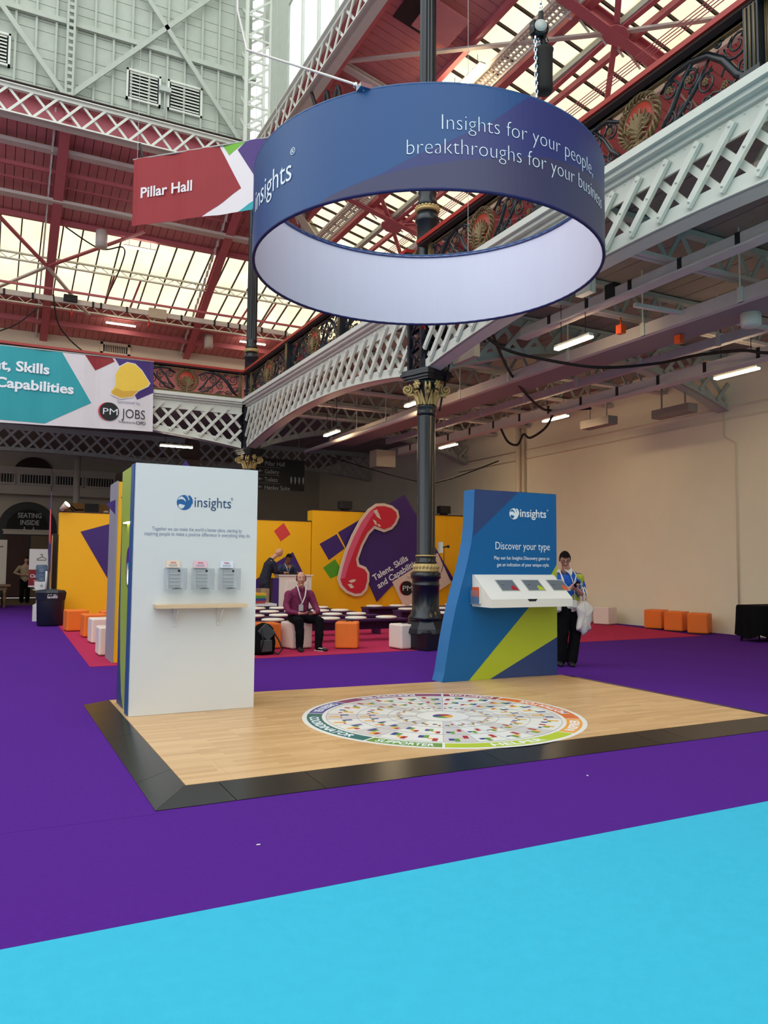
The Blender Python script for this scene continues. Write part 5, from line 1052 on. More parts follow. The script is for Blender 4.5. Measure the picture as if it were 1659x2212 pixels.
for q_ in (3.55, 3.75): MB().bx((q_, 12.9, .006), (q_+.08, 13.2, .8)).build('leg', 'white_gloss', mt)
bk = thing('display_case', 'clear box of yellow, green, blue and red blocks behind the white wall', 'case', (4.2, 12.95, .84)); x0, x1, y0, y1, z0, z1 = 4.05, 4.36, 12.9, 13.15, .84, 1.1; t_ = .004
MB().bx((x0, y0, z0), (x1, y0+t_, z1)).bx((x0, y1-t_, z0), (x1, y1, z1)).bx((x0, y0, z0), (x0+t_, y1, z1)).bx((x1-t_, y0, z0), (x1, y1, z1)).build('case', 'clear', bk)
for i, m in enumerate(('bar_red', 'bar_blue', 'green_print', 'yellow')): MB().bx((x0+.05, y0+.05, z0+.002+.045*i), (x1-.05+.01*(i % 2), y1-.05, z0+.045*(i+1))).build('block', m, bk)
# backpack
bp = thing('backpack', 'dark grey roll-top backpack standing by the white display wall', 'backpack', (4.2, 12.75, 0))
b = MB(); R = Matrix.Rotation(.3, 3, 'Z')
for z, sx, sy in ((.01, .17, .12), (.06, .2, .15), (.2, .2, .15), (.34, .19, .14), (.44, .16, .12), (.5, .1, .08), (.53, .03, .03)):
    for j in range(16): a = 2*PI*j/16; c_, s_ = math.cos(a), math.sin(a); p = R @ V((sx*(abs(c_)**.7)*(1 if c_ > 0 else -1)*(1+.06*math.sin(a*5+z*20)), sy*(abs(s_)**.7)*(1 if s_ > 0 else -1), z)); b.v.append((4.2+p.x, 12.7+p.y, p.z))
for i in range(6):
    for j in range(16): b.f.append((i*16+j, i*16+(j+1) % 16, (i+1)*16+(j+1) % 16, (i+1)*16+j)); b.m.append(0); b.sm.append(True)
b.f += [tuple(range(16))[::-1], tuple(range(96, 112))]; b.m += [0, 0]; b.sm += [False, False]; b.build('bag', 'black_fabric', bp)
M['bag_grey'] = mat('bag grey', (70, 74, 72), .9, var=.2, scale=20, bump=.4, bscale=30)
MB().bar((4.12, 12.56, .47), (4.3, 12.56, .3), .2, .05, (0, 1, 0)).build('top_flap', 'bag_grey', bp, bevel=.02); MB().box((4.2, 12.53, .16), (.2, .06, .2), rz=.2).build('front_pocket', 'bag_grey', bp, bevel=.02)
MB().tube([(4.33, 12.6, .4), (4.42, 12.55, .25), (4.47, 12.5, .1), (4.4, 12.5, .02), (4.33, 12.55, .05)], .014, 6).tube([(4.1, 12.5, .45), (4.12, 12.46, .25), (4.1, 12.5, .08)], .012).build('strap', 'black', bp)

# far left: entrance, vents, bin, cooler, signs
for i, (x0, x1) in enumerate(((-.75, .9), (1.15, 2.35), (2.56, 3.62), (3.82, 4.95))):
    r = thing('wall_vent', ('slatted duct vent cut by the left edge', 'second slatted duct vent from the left', 'third slatted duct vent, behind the pole', 'slatted duct vent nearest the white display wall')[i], 'vent', ((x0+x1)/2, 36.7, 5.1), 'row of slatted vents on the long duct')
    MB().bx((x0-.06, 36.6, 4.85), (x1+.06, 36.72, 4.93)).bx((x0-.06, 36.6, 5.3), (x1+.06, 36.72, 5.36)).bx((x0-.06, 36.62, 4.9), (x0, 36.72, 5.32)).bx((x1, 36.62, 4.9), (x1+.06, 36.72, 5.32)).build('frame', 'wall_dim', r); MB().bx((x0, 36.69, 4.93), (x1, 36.71, 5.3)).build('recess', 'black', r)
    n = int((x1-x0)/.11)
    for k in range(n): MB().bx((x0+.04+k*.11, 36.64, 4.93), (x0+.07+k*.11, 36.66, 5.3)).build('slat', 'wall_dim', r)
tag(MB().bx((-3, 36.72, 4.5), (2.4, YB-.01, 5.62)).bx((2.42, 36.72, 4.5), (5.05, YB-.01, 5.62)).bx((-3, 36.66, 4.45), (5.05, YB-.01, 4.52)).build('air_duct', 'wall_dim', loc=(1, 37, 5)), 'long pale boxed air duct across the back wall at the left', 'duct')
en = thing('arched_entrance', 'black arched doorway reading seating inside at the far left', 'entrance', (1.5, 37.3, 0))
a_ = circle(1.55, 3.0, 1.18, 24, 0, PI); MB().prism([(.37, 0)]+a_[::-1]+[(2.73, 0)], (0, YB-.01, 0), X3, Z3, .06).build('arch_surround', 'sign_black', en); a_ = circle(1.55, 3.0, .85, 24, 0, PI); MB().prism(a_, (0, YB-.08, 0), X3, Z3, .02).build('fanlight_board', 'arch_black', en)
MB().bx((.6, YB-.18, 2.75), (2.45, YB-.08, 2.9)).bx((.55, YB-.2, 2.9), (2.5, YB-.08, 2.96)).build('cornice', 'wall_dim', en); MB().bx((.62, YB-.12, 0), (1.62, YB-.07, 2.7)).build('door_panel', 'door_brown', en); MB().bx((1.7, YB-.12, 0), (2.4, YB-.07, 2.7)).build('glass_panel', 'wood_floor', en)
text(en, 'SEATING', .3, (1.62, YB-.11, 3.48), X3, Z3, 'sign_text', .95, 'CENTER', off=.02); text(en, 'INSIDE', .3, (1.62, YB-.11, 3.17), X3, Z3, 'sign_text', .75, 'CENTER', off=.02)
for x in (1.42, 1.78): MB().prism([(x-.02, 3.08), (x+.02, 3.08), (x+.02, 2.98), (x+.07, 2.98), (x, 2.9), (x-.07, 2.98), (x-.02, 2.98)], (0, YB-.11, 0), X3, Z3, .004).build('arrow', 'sign_text', en)
tag(MB().prism(circle(1.7, 5.3, .85, 20, 0, PI), (0, YB-.1, 0), X3, Z3, .08).build('blind_arch', 'gap_dark', loc=(1.7, YB, 5.4)), 'dark arch top peeping above the air duct', 'arch')
tag(MB().tube([(3.17, 34, 0), (3.17, 34, 6.0)], .13, 12).build('support_pole', 'wall_dim', loc=(3.17, 34, 0)), 'pale round pole standing in front of the duct vents', 'pole')
cr_ = thing('kiosk', 'mustard boxed kiosk behind the left yellow wall with pale numerals', 'kiosk', (3.4, 29, 0)); MB().bx((2.45, 29, 0), (4.6, 30, 3.6)).build('body', 'crate_yellow', cr_); MB().bx((3.0, 28.95, 3.3), (3.45, 29, 3.6)).build('screen', 'black', cr_); MB().bx((2.3, 29.1, 3.3), (2.6, 29.9, 3.5)).build('crate', 'crate_yellow', cr_)
text(cr_, 'N 25', .5, (3.1, 28.98, 3.02), X3, Z3, 'offwhite', .95, off=.03)
tag(MB().tube([(2.2, 28, 3.3), (2.35, 28, 3.55), (2.6, 28, 3.3), (2.9, 28.6, 3.35)], .03).tube([(2.2, 28, 3.2), (2.35, 28, 3.42), (2.6, 28, 3.2), (2.9, 28.6, 3.25)], .03).build('cable', 'black', loc=(2.3, 28, 3.3)), 'black looped cables left of the mustard kiosk', 'cable')
bn = thing('litter_bin', 'dark navy waste bin at the end of the yellow wall', 'bin', (1.42, 20.55, 0))
bm = mat('bin plastic', (26, 34, 44), .4, var=.1); M['bin'] = bm
MB().lathe([(.27, 0), (.31, .03), (.335, .66), (.335, .7), (0, .7)], (1.42, 20.55, 0), 8, 0, True, PI/8).build('body', 'bin', bn); MB().lathe([(.345, .62), (.37, .8), (.33, .85), (.1, .88), (0, .88)], (1.42, 20.55, 0), 8, 0, False, PI/8).build('lid', 'bin', bn)
text(bn, '0% to', .09, (1.32, 20.55-.335, .745), X3, Z3, 'letter_white', .2, off=.01); text(bn, 'landfill', .09, (1.32, 20.55-.335, .67), X3, Z3, 'letter_white', .22, off=.01)
wc = thing('water_cooler', 'white water cooler with upturned bottle beside the bin', 'water cooler', (1.3, 22.7, 0))
MB().prism([(.0, .0), (.3, 0), (.3, 1.02), (.02, 1.02), (.02, .85), (.08, .78), (.08, .45), (.0, .4)], (1.12, 22.5, 0), X3, Z3, .32).build('body', 'white_gloss', wc)
MB().lathe([(.05, 1.02), (.13, 1.08), (.135, 1.2), (.125, 1.25), (.14, 1.3), (.14, 1.42), (.12, 1.46), (0, 1.46)], (1.3, 22.35, 0), 18).build('bottle', 'bottle_blue', wc); MB().tube([(1.41, 22.15, .8), (1.41, 22.15, 1.3)], .03, 10).build('cup_tube', 'white_gloss', wc)
MB().bar((1.1, 22.2, .82), (1.17, 22.2, .8), .03, .02).build('tap', 'white_gloss', wc); MB().prism(circle(0, 0, .035, 14), (1.3, 22.175, .92), X3, Z3, .004).build('badge', 'grey_steel', wc)
cs = thing('cloakroom_sign', 'white and red cloakroom sign with coat hanger behind the cooler', 'sign', (1.45, 27, 0))
MB().bx((1.2, 27, .75), (1.92, 27.04, 1.95)).build('board', 'white_gloss', cs); MB().bx((1.2, 26.995, .8), (1.92, 27, 1.3)).build('red_panel', 'banner_red', cs); text(cs, 'Cloakroom', .15, (1.24, 26.99, 1.05), X3, Z3, 'letter_white', .64, off=.02); text(cs, 'beside the', .08, (1.35, 26.99, .93), X3, Z3, 'letter_white', .3)
MB().tube([(1.56, 26.99, 1.72), (1.59, 26.99, 1.76), (1.55, 26.99, 1.79), (1.52, 26.99, 1.76)], .008, 5).tube([(1.56, 26.99, 1.72), (1.7, 26.99, 1.63), (1.68, 26.99, 1.6), (1.42, 26.99, 1.6), (1.42, 26.99, 1.63), (1.56, 26.99, 1.7)], .008, 5).build('hanger_symbol', 'black', cs); MB().tube([(1.56, 27.02, 0), (1.56, 27.02, .8)], .03).bx((1.35, 26.9, 0), (1.75, 27.15, .02)).build('stand', 'black', cs)
ps = thing('poster_board', 'tall pale timetable board standing by a table at the left edge', 'poster', (.2, 30, 0)); MB().bx((-.55, 30, .55), (.62, 30.05, 2.3)).build('board', 'poster_grey', ps)
b = MB(); b.bx((-.5, 29.99, 2.05), (.5, 30, 2.08)); b.bx((-.5, 29.99, .86), (.4, 30, .89)); [b.bx((-.5, 29.995, 1.0+.075*k), (-.2+.6*abs(math.sin(k*2.1)), 30, 1.012+.075*k)) for k in range(13)]; b.prism([(.15, 2.17), (.2, 2.22), (.25, 2.17), (.2, 2.12)], (0, 29.995, 0), X3, Z3, .004); b.build('print_lines', 'poster_line', ps); MB().bx((-.5, 30.01, 0), (-.45, 30.04, .55)).bx((.5, 30.01, 0), (.55, 30.04, .55)).build('leg', 'black', ps)
tt = thing('wooden_table', 'turned-leg wooden table at the left edge', 'table', (.2, 29.3, 0)); MB().bx((-.9, 28.9, .72), (.75, 29.7, .78)).build('top', 'table_wood', tt); MB().bx((-.8, 29, .6), (.65, 29.6, .72)).build('apron', 'table_wood', tt)
for x, y in ((.58, 29.0), (.58, 29.6), (-.8, 29), (-.8, 29.6)): MB().lathe([(.03, 0), (.04, .05), (.035, .2), (.055, .35), (.035, .4), (.06, .5), (.06, .62)], (x, y, 0), 10).build('leg', 'table_wood', tt)
tag(MB().ball((.1, 28.6, .35), (.35, .2, .3), n=10).bx((.0, 28.6, .01), (.2, 28.7, .2)).build('bag', 'black_fabric', loc=(.1, 28.6, 0)), 'dark bag on the floor under the wooden table', 'bag')
sg = thing('direction_sign', 'black direction sign listing Pillar Hall, Gallery, Toilets and Henley Suite', 'sign', (8.3, 26, 4.5)); sy = 26.0
MB().bx((7.95, sy, 4.14), (10.02, sy+.06, 5.24)).build('board', 'sign_black', sg)
for i, wd in enumerate(('Pillar Hall', 'Gallery', 'Toilets', 'Henley Suite')):
    z = 4.98-.28*i; text(sg, wd, .21, (8.53, sy-.002, z), X3, Z3, 'sign_text', (.72, .52, .48, .93)[i]); MB().bar((8.33, sy-.003, z+.08), (8.46, sy-.003, z+.08), .02, .004, (0, 1, 0)).bar((8.32, sy-.003, z+.08), (8.38, sy-.003, z+.13), .02, .004, (0, 1, 0)).bar((8.32, sy-.003, z+.08), (8.38, sy-.003, z+.03), .02, .004, (0, 1, 0)).build('arrow', 'sign_text', sg)
    if i: MB().bx((7.9, sy-.002, z+.22), (9.1, sy, z+.226)).build('divider', 'sign_text', sg)
b = MB()
for k in range(4): x = 9.52+.15*k; b.prism(circle(x, 4.6, .03, 10), (0, sy-.004, 0), X3, Z3, .003); b.bx((x-.03, sy-.004, 4.45), (x+.03, sy-.001, 4.57)); b.bx((x-.015, sy-.004, 4.38), (x+.015, sy-.001, 4.46))
b.build('toilet_symbols', 'sign_text', sg); [MB().tube([(q_, sy+.03, 5.22), (q_, sy+.03, 6.55)], .01).build('wire', 'grey_steel', sg) for q_ in (8.3, 9.8)]
# black draped table at the right edge
dt = thing('draped_table', 'table under a floor-length black cloth at the right edge', 'table', (14.7, 11.1, 0)); MB().bx((14.15, 10.8, .7), (15.1, 11.35, .74)).build('top', 'black', dt)
b = MB(); n = 60; per = [(14.15, 11.35), (14.15, 10.8), (15.15, 10.8), (15.1, 11.35)]; ring_ = []
for (x0, y0), (x1, y1) in zip(per, per[1:]+per[:1]):
    for k in range(15): t = k/15; ring_.append((x0+(x1-x0)*t, y0+(y1-y0)*t))
c0 = V((14.65, 11.1)); zs = [.75, .7, .4, .16]
for zi, z in enumerate(zs):
    for k, p in enumerate(ring_): d = (V(p)-c0).normalized(); a = .012+zi*.018+zi*.014*math.sin(k*1.3); b.v.append((p[0]+d.x*a, p[1]+d.y*a, z-(.1*abs(math.sin(k*.21)) if zi == 3 else 0)))
for zi in range(3):
    for k in range(60): b.f.append((zi*60+k, (zi+1)*60+k, (zi+1)*60+(k+1) % 60, zi*60+(k+1) % 60)); b.m.append(0); b.sm.append(True)
b.f.append(tuple(range(60))); b.m.append(0); b.sm.append(False); b.build('cloth', 'black_fabric', dt)
for x, y in ((14.2, 10.88), (15.0, 10.88), (14.2, 11.3), (15.0, 11.3)): MB().tube([(x, y, 0), (x, y, .72)], .02).build('leg', 'black', dt)
for i, (x, y, lb) in enumerate(((1.36, 4.13, 'tiny white scrap on the purple carpet near the front centre'), (3.93, 4.45, 'tiny white scrap on the purple carpet at the right'))): tag(MB().box((x, y, .003), (.02, .012, .002), rz=i).build('paper_scrap', 'white_gloss', loc=(x, y, 0)), lb, 'scrap')
MB().prism([(2.2, 2.4), (2.77, 3.15), (3.3, 2.5)], (0, 12.43, 0), X3, Z3, .008).build('purple_square', 'purple_print', nf)
# ------------------------------------------------------------------ people
def remesh(mb, name, m, parent, vox=.008, smooth=6, disp=0, dsc=.1, keep=None):
    """fuse overlapping volumes of mb into one continuous surface"""
    me = mb.mesh('tmp', m); ob = bpy.data.objects.new('tmp', me); COL.objects.link(ob)
    md = ob.modifiers.new('r', 'REMESH'); md.mode = 'VOXEL'; md.voxel_size = vox; md.use_smooth_shade = True
    md = ob.modifiers.new('s', 'SMOOTH'); md.factor = .5; md.iterations = smooth
    if disp:
        tx = bpy.data.textures.new('folds', 'CLOUDS'); tx.noise_scale = dsc; md = ob.modifiers.new('d', 'DISPLACE'); md.texture = tx; md.strength = disp; md.mid_level = .5
        md = ob.modifiers.new('s2', 'SMOOTH'); md.factor = .5; md.iterations = 2
    dg = bpy.context.evaluated_depsgraph_get(); dg.update(); out = bpy.data.meshes.new_from_object(ob.evaluated_get(dg)); bpy.data.objects.remove(ob)
    out.materials.clear(); out.materials.append(M[m]); o = ORG[parent.name]
    for v in out.vertices: v.co -= o
    for p in out.polygons: p.use_smooth = True
    r = bpy.data.objects.new(name, out); COL.objects.link(r); r.parent = parent; ORG[r.name] = o; return r
def limb(b, pts, n=14):
    """pts: (point, rx, ry) ellipse loft, rounded ends; rx across, ry front-back relative to given side vector"""
    P = [V(p[0]) for p in pts]; vs = []; k = len(pts)
    side = V(pts[0][3]) if len(pts[0]) > 3 else None
    rings = []
    for i, p in enumerate(pts):
        t = (P[min(i+1, k-1)]-P[max(i-1, 0)]).normalized(); s = side if side is not None else (V((1, 0, 0)) if abs(t.x) < .8 else V((0, 1, 0)))
        s = (s-t*s.dot(t)).normalized(); f = t.cross(s); rx, ry = p[1], p[2] if len(p) > 2 and p[2] else p[1]
        if i == 0: rings += [(P[0]-t*min(rx, ry)*.85, s, f, rx*.35, ry*.35), (P[0]-t*min(rx, ry)*.5, s, f, rx*.8, ry*.8)]
        rings.append((P[i], s, f, rx, ry))
        if i == k-1: rings += [(P[i]+t*min(rx, ry)*.5, s, f, rx*.8, ry*.8), (P[i]+t*min(rx, ry)*.85, s, f, rx*.35, ry*.35)]
    for c, s, f, rx, ry in rings:
        for j in range(n): a = 2*PI*j/n; vs.append(c+s*rx*math.cos(a)+f*ry*math.sin(a))
    m_ = len(rings); fs = [(i*n+j, i*n+(j+1) % n, (i+1)*n+(j+1) % n, (i+1)*n+j) for i in range(m_-1) for j in range(n)]
    fs += [tuple(range(n))[::-1], tuple((m_-1)*n+j for j in range(n))]; b.add(vs, fs, 0, True)
def hand(b, wrist, dirv, palm, curl=.5, s=1.0, thumb=1):
    """palm = normal pointing out of the palm side"""
    w0 = V(wrist); d = V(dirv).normalized(); pn = V(palm); pn = (pn-d*pn.dot(d)).normalized(); sd = d.cross(pn)*thumb
    c = w0+d*.05*s; limb(b, [(w0, .024*s, .02*s, sd), (w0+d*.03*s, .034*s, .017*s), (w0+d*.075*s, .04*s, .014*s)], 10)
    for i, (off, ln, r) in enumerate(((.03, .07, .0085), (.01, .08, .009), (-.01, .075, .0085), (-.029, .058, .0075))):
        p = w0+d*.08*s+sd*off*s; pts = [p-d*.02]; cur = d.copy(); seg = ln*s/3
        for k in range(3):
            an = curl*(.5+.35*k); cur = (cur*math.cos(an)+pn*math.sin(an)).normalized(); p = p+cur*seg; pts.append(p)
        b.tube(pts, [r*1.05*s, r*1.05*s, r*s, r*.75*s], 8)
    p = w0+d*.025*s+sd*.025*s; b.tube([p, p+(d*.5+sd*.7+pn*.3).normalized()*.035*s, p+(d*.55+sd*.6+pn*.35).normalized()*.06*s, p+(d*.85+sd*.4+pn*.6).normalized()*.08*s], [.013*s, .012*s, .01*s, .008*s], 8)
def head(body, c, R, sc=1.0):
    """c: head centre; R: columns right, forward(face), up"""
    def T(x, y, z): return V(c)+R @ V((x*sc, y*sc, z*sc))
    vs = []; n = 28; k = 20
    for i in range(k+1):
        th = PI*i/k; z = math.cos(th)
        for j in range(n):
            a = 2*PI*j/n; x, y = math.sin(th)*math.cos(a), math.sin(th)*math.sin(a)
            wx = .076*(1 if z > -.1 else 1-.42*((-z-.1)/.9)**1.3); wy = .095*(1 if y < 0 else (.92 if z > 0 else 1-.12*(-z))); zz = z*(.118 if z < 0 else .112)
            yy = y*wy-(.03*max(0, -z-.2) if y < 0 else 0)+(.012*max(0, -z-.3) if y > 0 else 0)
            if y > .6 and .05 < z < .3 and .2 < abs(x)/max(1e-3, math.sin(th)) < .62: yy -= .006
            if y > .5 and .3 < z < .45: yy += .004
            vs.append(T(x*wx, yy, zz))
    body.add(vs, [(i*n+j, (i+1)*n+j, (i+1)*n+(j+1) % n, i*n+(j+1) % n) for i in range(k) for j in range(n)], 0, True)
    body.tube([T(0, .082, .03), T(0, .1, -.005), T(0, .106, -.022), T(0, .09, -.034)], [.008, .011, .016, .009], 8)
    for s in (-1, 1): body.ball(T(s*.016, .088, -.026), (.011*sc,)*3, n=8); body.ball(T(s*.078, -.005, 0), (.014*sc, .02*sc, .034*sc), n=8, R=R)
    body.ball(T(0, .072, -.098), (.026*sc, .02*sc, .018*sc), n=10, R=R); body.ball(T(0, .084, -.058), (.024*sc, .008*sc, .009*sc), n=8, R=R)
def face(parent0, c, R, sc=1.0, skin=(150, 80, 70), glasses=False, brow='hair_dark'):
    parent = [o for o in bpy.data.objects if o.parent == parent0 and o.name.startswith('body')][0]; T = lambda x, y, z: V(c)+R @ V((x*sc, y*sc, z*sc))
    b = MB(); [b.ball(T(s*.03, .083, .012), .0085*sc, n=8) for s in (-1, 1)]; b.build('eye', 'letter_white', parent)
    b = MB(); [b.ball(T(s*.03, .0895, .012), .0048*sc, n=8) for s in (-1, 1)]; b.build('iris', 'black', parent)
    b = MB(); [b.tube([T(s*.016, .092, .03), T(s*.032, .092, .034), T(s*.046, .083, .028)], [.003*sc, .0045*sc, .002*sc], 5) for s in (-1, 1)]; b.build('eyebrow', brow, parent)
    M['lips'] = mat('lips', skin, .5); b = MB().tube([T(-.022, .084, -.058), T(-.01, .0925, -.055), T(0, .0935, -.0565), T(.01, .0925, -.055), T(.022, .084, -.058)], [.002*sc, .0045*sc, .0045*sc, .0045*sc, .002*sc], 6); b.build('mouth', 'lips', parent)
    if glasses:
        b = MB()
        for s in (-1, 1): b.tube([T(s*.031+.021*math.cos(a), .1, .01+.015*math.sin(a)) for a in [2*PI*i/14 for i in range(14)]], .0022*sc, 5, closed=True); b.tube([T(s*.052, .098, .014), T(s*.08, .04, .014), T(s*.081, -.01, .01)], .002*sc, 5)
        b.tube([T(-.01, .1, .013), T(.01, .1, .013)], .002*sc, 5); b.build('glasses', 'black', parent)
def hair(parent, c, R, m, sc=1.0, bald=False, fringe=0):
    b = MB(); n = 26; vs = []; k = 12
    for i in range(k+1):
        th = PI*.62*i/k
        for j in range(n):
            a = 2*PI*j/n; x, y, z = math.sin(th)*math.cos(a), math.sin(th)*math.sin(a), math.cos(th)
            lim = (.42 if y > .35 else -.45) if not bald else -.35
            z2 = max(z, lim+.2*(y > .35)); g = 1.09+.02*math.sin(a*9+i)
            vs.append(V(c)+R @ V((x*.077*g*sc, (y*.096*g-.006)*sc, z2*.113*g*sc)))
    fs = [(i*n+j, (i+1)*n+j, (i+1)*n+(j+1) % n, i*n+(j+1) % n) for i in range(k) for j in range(n)]
    if bald:      # only the sides and back remain
        keep = []
        for f in fs:
            q = sum((R.transposed() @ (vs[i]-V(c)) for i in f), V((0, 0, 0)))/4
            if q.z < .055*sc and q.y < .035*sc: keep.append(f)
        fs = keep
    b.add(vs, fs, 0, True); return b.build('hair', m, parent)
def basis(yaw, pitch=0, roll=0):
    """face direction: yaw 0 looks towards -Y, positive turns to +X; pitch down positive"""
    Rz = Matrix.Rotation(PI+yaw, 3, 'Z'); return Rz @ Matrix.Rotation(-pitch, 3, 'X') @ Matrix.Rotation(roll, 3, 'Y')
def shoe(b, heel, d, s=1.0, L_=.27):
    h = V(heel); d = V(d).normalized()
    limb(b, [(h+V((0, 0, .045)), .036, .04), (h+d*.09+V((0, 0, .045)), .042, .042), (h+d*.18+V((0, 0, .032)), .046, .03), (h+d*(L_-.05)+V((0, 0, .026)), .038, .024)], 12)
def lanyard(parent, c, R, pts, m='white_gloss', badge=None, w_=.012):
    MB().tube(pts, w_, 6, flat=.25).build('lanyard', m, parent)
    if badge: MB().box(badge, (.085, .006, .11)).build('badge', 'sign_text', parent)

# 1. seated man in plum shirt on the white cube
S0 = V((5.06, 13.2, 0)); P1 = thing('person', 'seated balding man in a plum shirt, black trousers and white lanyard', 'person', S0)
def W(x, y, z): return S0+V((x, y, z))
hR = basis(-.25, .05); hc_ = W(0, .02, 1.262); pel = W(0, .12, .56)
sk = MB(); head(sk, hc_, hR, 1.1); limb(sk, [(W(0, .06, 1.05), .07, .066), (W(0, .04, 1.17), .058, .06)]); limb(sk, [(W(0, .14, .58), .16, .12), (W(0, .13, .8), .145, .11), (W(0, .1, .98), .16, .11), (W(0, .08, 1.07), .09, .07)])
arms = [[(W(-.2, .09, .99), .058), (W(-.275, .03, .79), .05), (W(-.27, -.1, .68), .045), (W(-.12, -.24, .655), .03)], [(W(.2, .09, .99), .058), (W(.275, .02, .79), .05), (W(.27, -.12, .68), .045), (W(.15, -.26, .66), .03)]]
legs = [[(W(-.1, .12, .57), .085), (W(-.13, -.1, .56), .08), (W(-.15, -.3, .52), .062), (W(-.13, -.3, .3), .055), (W(-.12, -.27, .1), .04)], [(W(.1, .12, .57), .085), (W(.17, -.1, .56), .08), (W(.24, -.3, .52), .062), (W(.22, -.34, .3), .055), (W(.2, -.34, .1), .04)]]
for a in arms: limb(sk, [(p, r, r) for p, r in a])
for a in legs: limb(sk, [(p, r, r) for p, r in a])
hand(sk, W(-.11, -.25, .655), (.8, -.5, -.05), (.3, .4, 1), .7, 1, -1); hand(sk, W(.14, -.27, .66), (-.75, -.55, -.15), (-.2, .4, 1), .8, 1, 1)
remesh(sk, 'body', 'skin', P1, .006, 3)
sh_ = MB(); limb(sh_, [(W(0, .14, .6), .18, .14), (W(0, .13, .72), .185, .145), (W(0, .12, .88), .19, .14), (W(0, .1, .99), .215, .13), (W(0, .08, 1.05), .165, .105), (W(0, .07, 1.09), .1, .08), (W(0, .07, 1.12), .074, .074)])
for a in arms: limb(sh_, [(p, r+.017-.004*i, r+.017-.004*i) for i, (p, r) in enumerate(a[:3])]+[(V(a[2][0]).lerp(V(a[3][0]), .85), .04, .04)])
remesh(sh_, 'shirt', 'shirt_plum', P1, .009, 4, .02, .07)
b = MB(); b.prism([(-.06, 0), (0, -.05), (.06, 0), (.05, .03), (0, 0), (-.05, .03)], W(0, -.022, 1.095), X3, (Z3+Y3*.3), .012).build('collar', 'shirt_plum', P1)
tr_ = MB(); limb(tr_, [(W(0, .18, .56), .19, .13, X3), (W(0, .05, .56), .2, .1)])
for a in legs: limb(tr_, [(p, r+.022, r+.022) for p, r in a[:-1]]+[(a[-1][0]-V((0, 0, .03)), .065, .07)])
remesh(tr_, 'trousers', 'black_fabric', P1, .01, 4, .02, .08)
b = MB(); shoe(b, W(-.12, -.24, 0), (-.15, -1, 0)); shoe(b, W(.2, -.3, 0), (.45, -1, 0)); b.build('shoes', 'black', P1)
MB().tube([W(.15, -.33, .035), W(.19, -.42, .06), W(.22, -.45, .05), W(.29, -.47, .07)], [.002, .008, .008, .002], 5).build('shoe_swoosh', 'white_gloss', P1); MB().prism([(0, 0), (.22, 0), (.22, .012), (0, .012)], W(.14, -.3, .004), V((.4, -.9, 0)), Z3, -.01).build('shoe_sole', 'white_gloss', P1)
hair(P1, hc_, hR, 'hair_brown', 1.08, True); face(P1, hc_, hR, 1.1, brow='hair_brown')
lanyard(P1, None, None, [W(-.085, .02, 1.15), W(-.08, -.02, 1.11), W(-.075, -.06, 1.06), W(-.05, -.075, .95), W(-.005, -.07, .84)], badge=W(-.03, -.075, .745)); MB().tube([W(.08, .02, 1.15), W(.075, -.02, 1.11), W(.065, -.06, 1.06), W(.045, -.075, .95), W(.0, -.072, .84), W(-.03, -.07, .8)], .012, 6, flat=.25).build('lanyard', 'white_gloss', P1)
tag(MB().bar(W(-.0, -.33, .675), W(.07, -.36, .69), .075, .01, (.2, .3, 1)).build('mobile_phone', 'black_gloss', loc=W(0, -.34, .67)), 'dark phone held in both hands by the seated man', 'phone')

# 2. staff member in blue polo behind the blue wall
S0 = V((8.05, 9.5, 0)); P2 = thing('person', 'standing man in a blue and lime polo looking down at his phone', 'person', S0)
hR = basis(-.55, .55); hc_ = W(-.13, -.07, 1.63)
sk = MB(); head(sk, hc_, hR, 1.05); limb(sk, [(W(-.03, .02, 1.4), .066, .066), (W(-.09, -.03, 1.55), .058, .06)]); limb(sk, [(W(0, .03, .95), .16, .12), (W(0, .02, 1.15), .15, .115), (W(0, .02, 1.33), .17, .12), (W(0, .02, 1.42), .09, .07)])
arms = [[(W(-.19, .02, 1.36), .058), (W(-.26, -.03, 1.12), .048), (W(-.25, -.16, 1.14), .04), (W(-.2, -.3, 1.2), .029)], [(W(.22, .02, 1.35), .062), (W(.3, .02, 1.09), .055), (W(.1, -.14, 1.11), .045), (W(-.08, -.29, 1.17), .03)]]
legs = [[(W(-.09, .03, .92), .09), (W(-.12, .0, .5), .065), (W(-.14, .05, .1), .045)], [(W(.09, .03, .92), .09), (W(.1, -.03, .5), .065), (W(.0, -.05, .1), .045)]]
for a in arms+legs: limb(sk, [(p, r, r) for p, r in a])
hand(sk, W(-.2, -.3, 1.2), (.15, -.6, .3), (.4, .4, .6), .8, 1, -1); hand(sk, W(-.08, -.29, 1.17), (-.75, -.25, .25), (-.1, .5, .8), .8, 1, 1)
remesh(sk, 'body', 'skin', P2, .006, 3)
po_ = MB(); limb(po_, [(W(.02, .03, .9), .2, .145), (W(.02, .03, 1.1), .2, .145), (W(.02, .02, 1.28), .215, .14), (W(-.01, .02, 1.38), .17, .12), (W(-.03, .02, 1.43), .1, .085), (W(-.04, .01, 1.46), .075, .075)])
for a in arms: limb(po_, [(a[0][0], .075, .08), (V(a[0][0]).lerp(V(a[1][0]), .75), .07, .072)])
pol = remesh(po_, 'polo_shirt', 'shirt_blue', P2, .008, 4, .015, .08)
M['polo_white'] = M['white_gloss']; pm = pol.data; pm.materials.append(M['stand_green']); pm.materials.append(M['stand_navy']); pm.materials.append(M['white_vinyl'])
